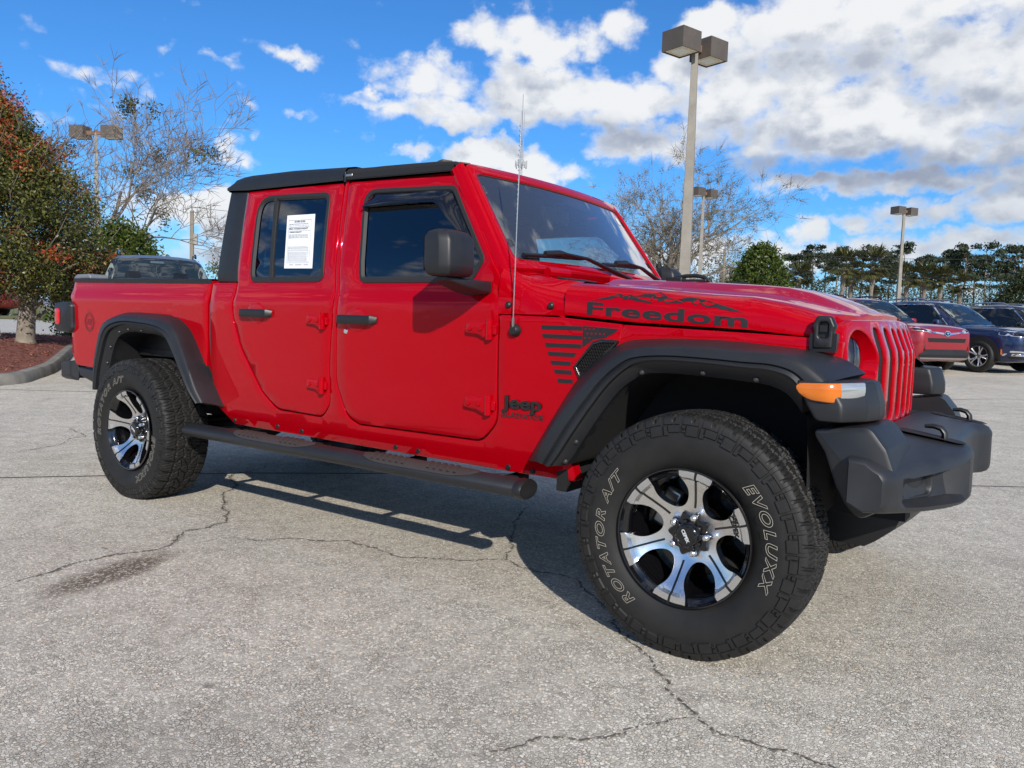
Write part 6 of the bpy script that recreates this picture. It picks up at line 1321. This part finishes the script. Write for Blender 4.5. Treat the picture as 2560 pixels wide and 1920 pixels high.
    if front == 'sporty':
        ray_patch('headlight', [(-.88, hoodz-0.160), (-.47, hoodz-0.215), (-.44, hoodz-0.155), (-.84, hoodz-0.050)], frt, (-1, 0, 0), CLAMP, mirror=True, r=.02, step=.05); ray_patch('headlight_inner', [(-.78, hoodz-0.150), (-.56, hoodz-0.185), (-.56, hoodz-0.162), (-.78, hoodz-0.110)], frt, (-1, 0, 0), BLKG, off=.010, mirror=True, r=.01, step=.05)
        g_ = ray_patch('chrome_strip', [(-.50, hoodz-0.200), (-.14, hoodz-0.245), (0, hoodz-0.260), (.14, hoodz-0.245), (.50, hoodz-0.200), (.50, hoodz-0.175), (.12, hoodz-0.210), (-.12, hoodz-0.210), (-.50, hoodz-0.175)], frt, (-1, 0, 0), CHR, r=.01, step=.05)
        em = ray_patch('emblem', [(.085*math.cos(t), hoodz-0.225+.06*math.sin(t), 0) for t in np.linspace(0, 2*PI, 20, endpoint=False)], frt, (-1, 0, 0), CHR, off=.014, r=0); ray_patch('emblem_field', [(.068*math.cos(t), hoodz-0.225+.045*math.sin(t), 0) for t in np.linspace(0, 2*PI, 20, endpoint=False)], frt, (-1, 0, 0), BLKG, off=.017, r=0)
        ray_patch('emblem_ring', [(.040*math.cos(t), hoodz-0.218+.018*math.sin(t), 0) for t in np.linspace(0, 2*PI, 16, endpoint=False)], frt, (-1, 0, 0), CHR, off=.020, r=0); ray_patch('emblem_ring', [(.014*math.cos(t), hoodz-0.227+.032*math.sin(t), 0) for t in np.linspace(0, 2*PI, 16, endpoint=False)], frt, (-1, 0, 0), CHR, off=.021, r=0)
        ray_patch('upper_grille', [(-.52, hoodz-0.420), (.52, hoodz-0.420), (.56, hoodz-0.330), (-.56, hoodz-0.330)], frt, (-1, 0, 0), BLKD, r=.02); ray_patch('lower_grille_band', [(-.74, .40), (.74, .40), (.56, .52), (-.56, .52)], frt, (-1, 0, 0), BLK, r=.02); ray_patch('lower_grille', [(-.72, .345), (.72, .345), (.72, .40), (-.72, .40)], frt, (-1, 0, 0), BLKD, off=.009, r=.01)
        ray_patch('skid_trim', [(-.66, .295), (.66, .295), (.70, .335), (-.70, .335)], frt, (-1, 0, 0), CSIL, off=.010, r=.01); ray_patch('lower_lip', [(-.76, .20), (.76, .20), (.70, .29), (-.70, .29)], frt, (-1, 0, 0), BLK, r=.02)
    if front == 'sleek':
        ray_patch('headlight', [(-.895, hoodz-0.200), (-.50, hoodz-0.260), (-.46, hoodz-0.140), (-.86, hoodz-0.070)], frt, (-1, 0, 0), CLAMP, mirror=True, r=.03, step=.05); ray_patch('headlight_inner', [(-.80, hoodz-0.200), (-.55, hoodz-0.235), (-.54, hoodz-0.170), (-.78, hoodz-0.125)], frt, (-1, 0, 0), BLKG, off=.010, mirror=True, r=.03, step=.05)
        for y0, y1 in ((-.40, -.03), (.03, .40)):
            ray_patch('grille_frame', [(y0-.02, hoodz-0.430), (y1+.02, hoodz-0.430), (y1+.02, hoodz-0.165), (y0-.02, hoodz-0.165)], frt, (-1, 0, 0), CHR, r=.08); ray_patch('grille', [(y0, hoodz-0.410), (y1, hoodz-0.410), (y1, hoodz-0.185), (y0, hoodz-0.185)], frt, (-1, 0, 0), BLKD, off=.010, r=.07)
        ray_patch('fog_lamp', [(-.84, .475), (-.62, .465), (-.62, .50), (-.84, .515)], frt, (-1, 0, 0), CLAMP, mirror=True, r=.01); ray_patch('bumper_chrome', [(-.88, .40), (-.52, .385), (-.52, .435), (-.87, .45)], frt, (-1, 0, 0), CHR, mirror=True, r=.01); ray_patch('bumper_intake', [(-.86, .27), (-.52, .27), (-.52, .375), (-.86, .385)], frt, (-1, 0, 0), BLKD, mirror=True, r=.03); ray_patch('lower_intake', [(-.48, .27), (.48, .27), (.46, .40), (-.46, .40)], frt, (-1, 0, 0), BLKD, r=.03)
        ray_patch('side_marker', [(.49, .42), (.53, .42), (.52, .54), (.49, .55)], sideo, (0, 1, 0), AMB, off=.008, mirror=True, r=.01)
    if front == 'black':
        ray_patch('headlight', [(-.89, hoodz-0.180), (-.50, hoodz-0.230), (-.46, hoodz-0.140), (-.86, hoodz-0.070)], frt, (-1, 0, 0), CLAMP, mirror=True, r=.03, step=.05); ray_patch('grille', [(-.42, hoodz-0.420), (.42, hoodz-0.420), (.44, hoodz-0.170), (-.44, hoodz-0.170)], frt, (-1, 0, 0), BLKD, r=.05)
    # a little of what shows through the screen: pale A-pillar trim and mirror
    return T
HEAD_ = YAW-math.radians(50)
PB = paint('deep_blue_metallic', (.006, .016, .062), .3); PRD = paint('dark_red_metallic', (.26, .008, .016), .15); PBK = paint('black_car_paint', (.006, .007, .009)); PGY = paint('grey_metallic', (.17, .18, .20), .4)
def HD_(deg): return YAW-math.radians(deg)
car('blue_suv', 'dark blue SUV with chrome window trim and silver wheels, parked right of the red one', 'SUV', PB, 0, 0, HD_(62.8), xy=SR(18.98, 11.78), ground_off=.02, chrome=True, front='sleek', rails=CSIL, hoodz=1.06)
car('red_suv', 'dark red SUV with black roof rails, parked between the red pickup and the blue SUV', 'SUV', PRD, 0, 0, HD_(71), xy=SR(18.4, 9.32), ground_off=.02, front='sporty', rails=BLKG, nose=.93, hoodz=1.10, belt=1.08, roofz=1.70)
car('black_suv', 'black SUV with chrome window trim, parked right of the blue SUV at the frame edge', 'SUV', PBK, 0, 0, HD_(61), xy=SR(20.6, 14.85), chrome=True, front='black', rails=CSIL, hoodz=1.06)
car('grey_suv', 'grey SUV facing the camera, seen over the pickup bed with its windshield showing', 'SUV', PGY, 393, 12.2, HD_(66), front='plain', rails=BLKG, roofz=1.95, hoodz=1.20, belt=1.22, W_=1.02, wsw=1.08, group=None)
car('red_van', 'red vehicle at the far left edge, mostly hidden behind the holly trunk', 'vehicle', PRD, -165, 36.4, YAW+math.radians(175), front='plain', group=None)
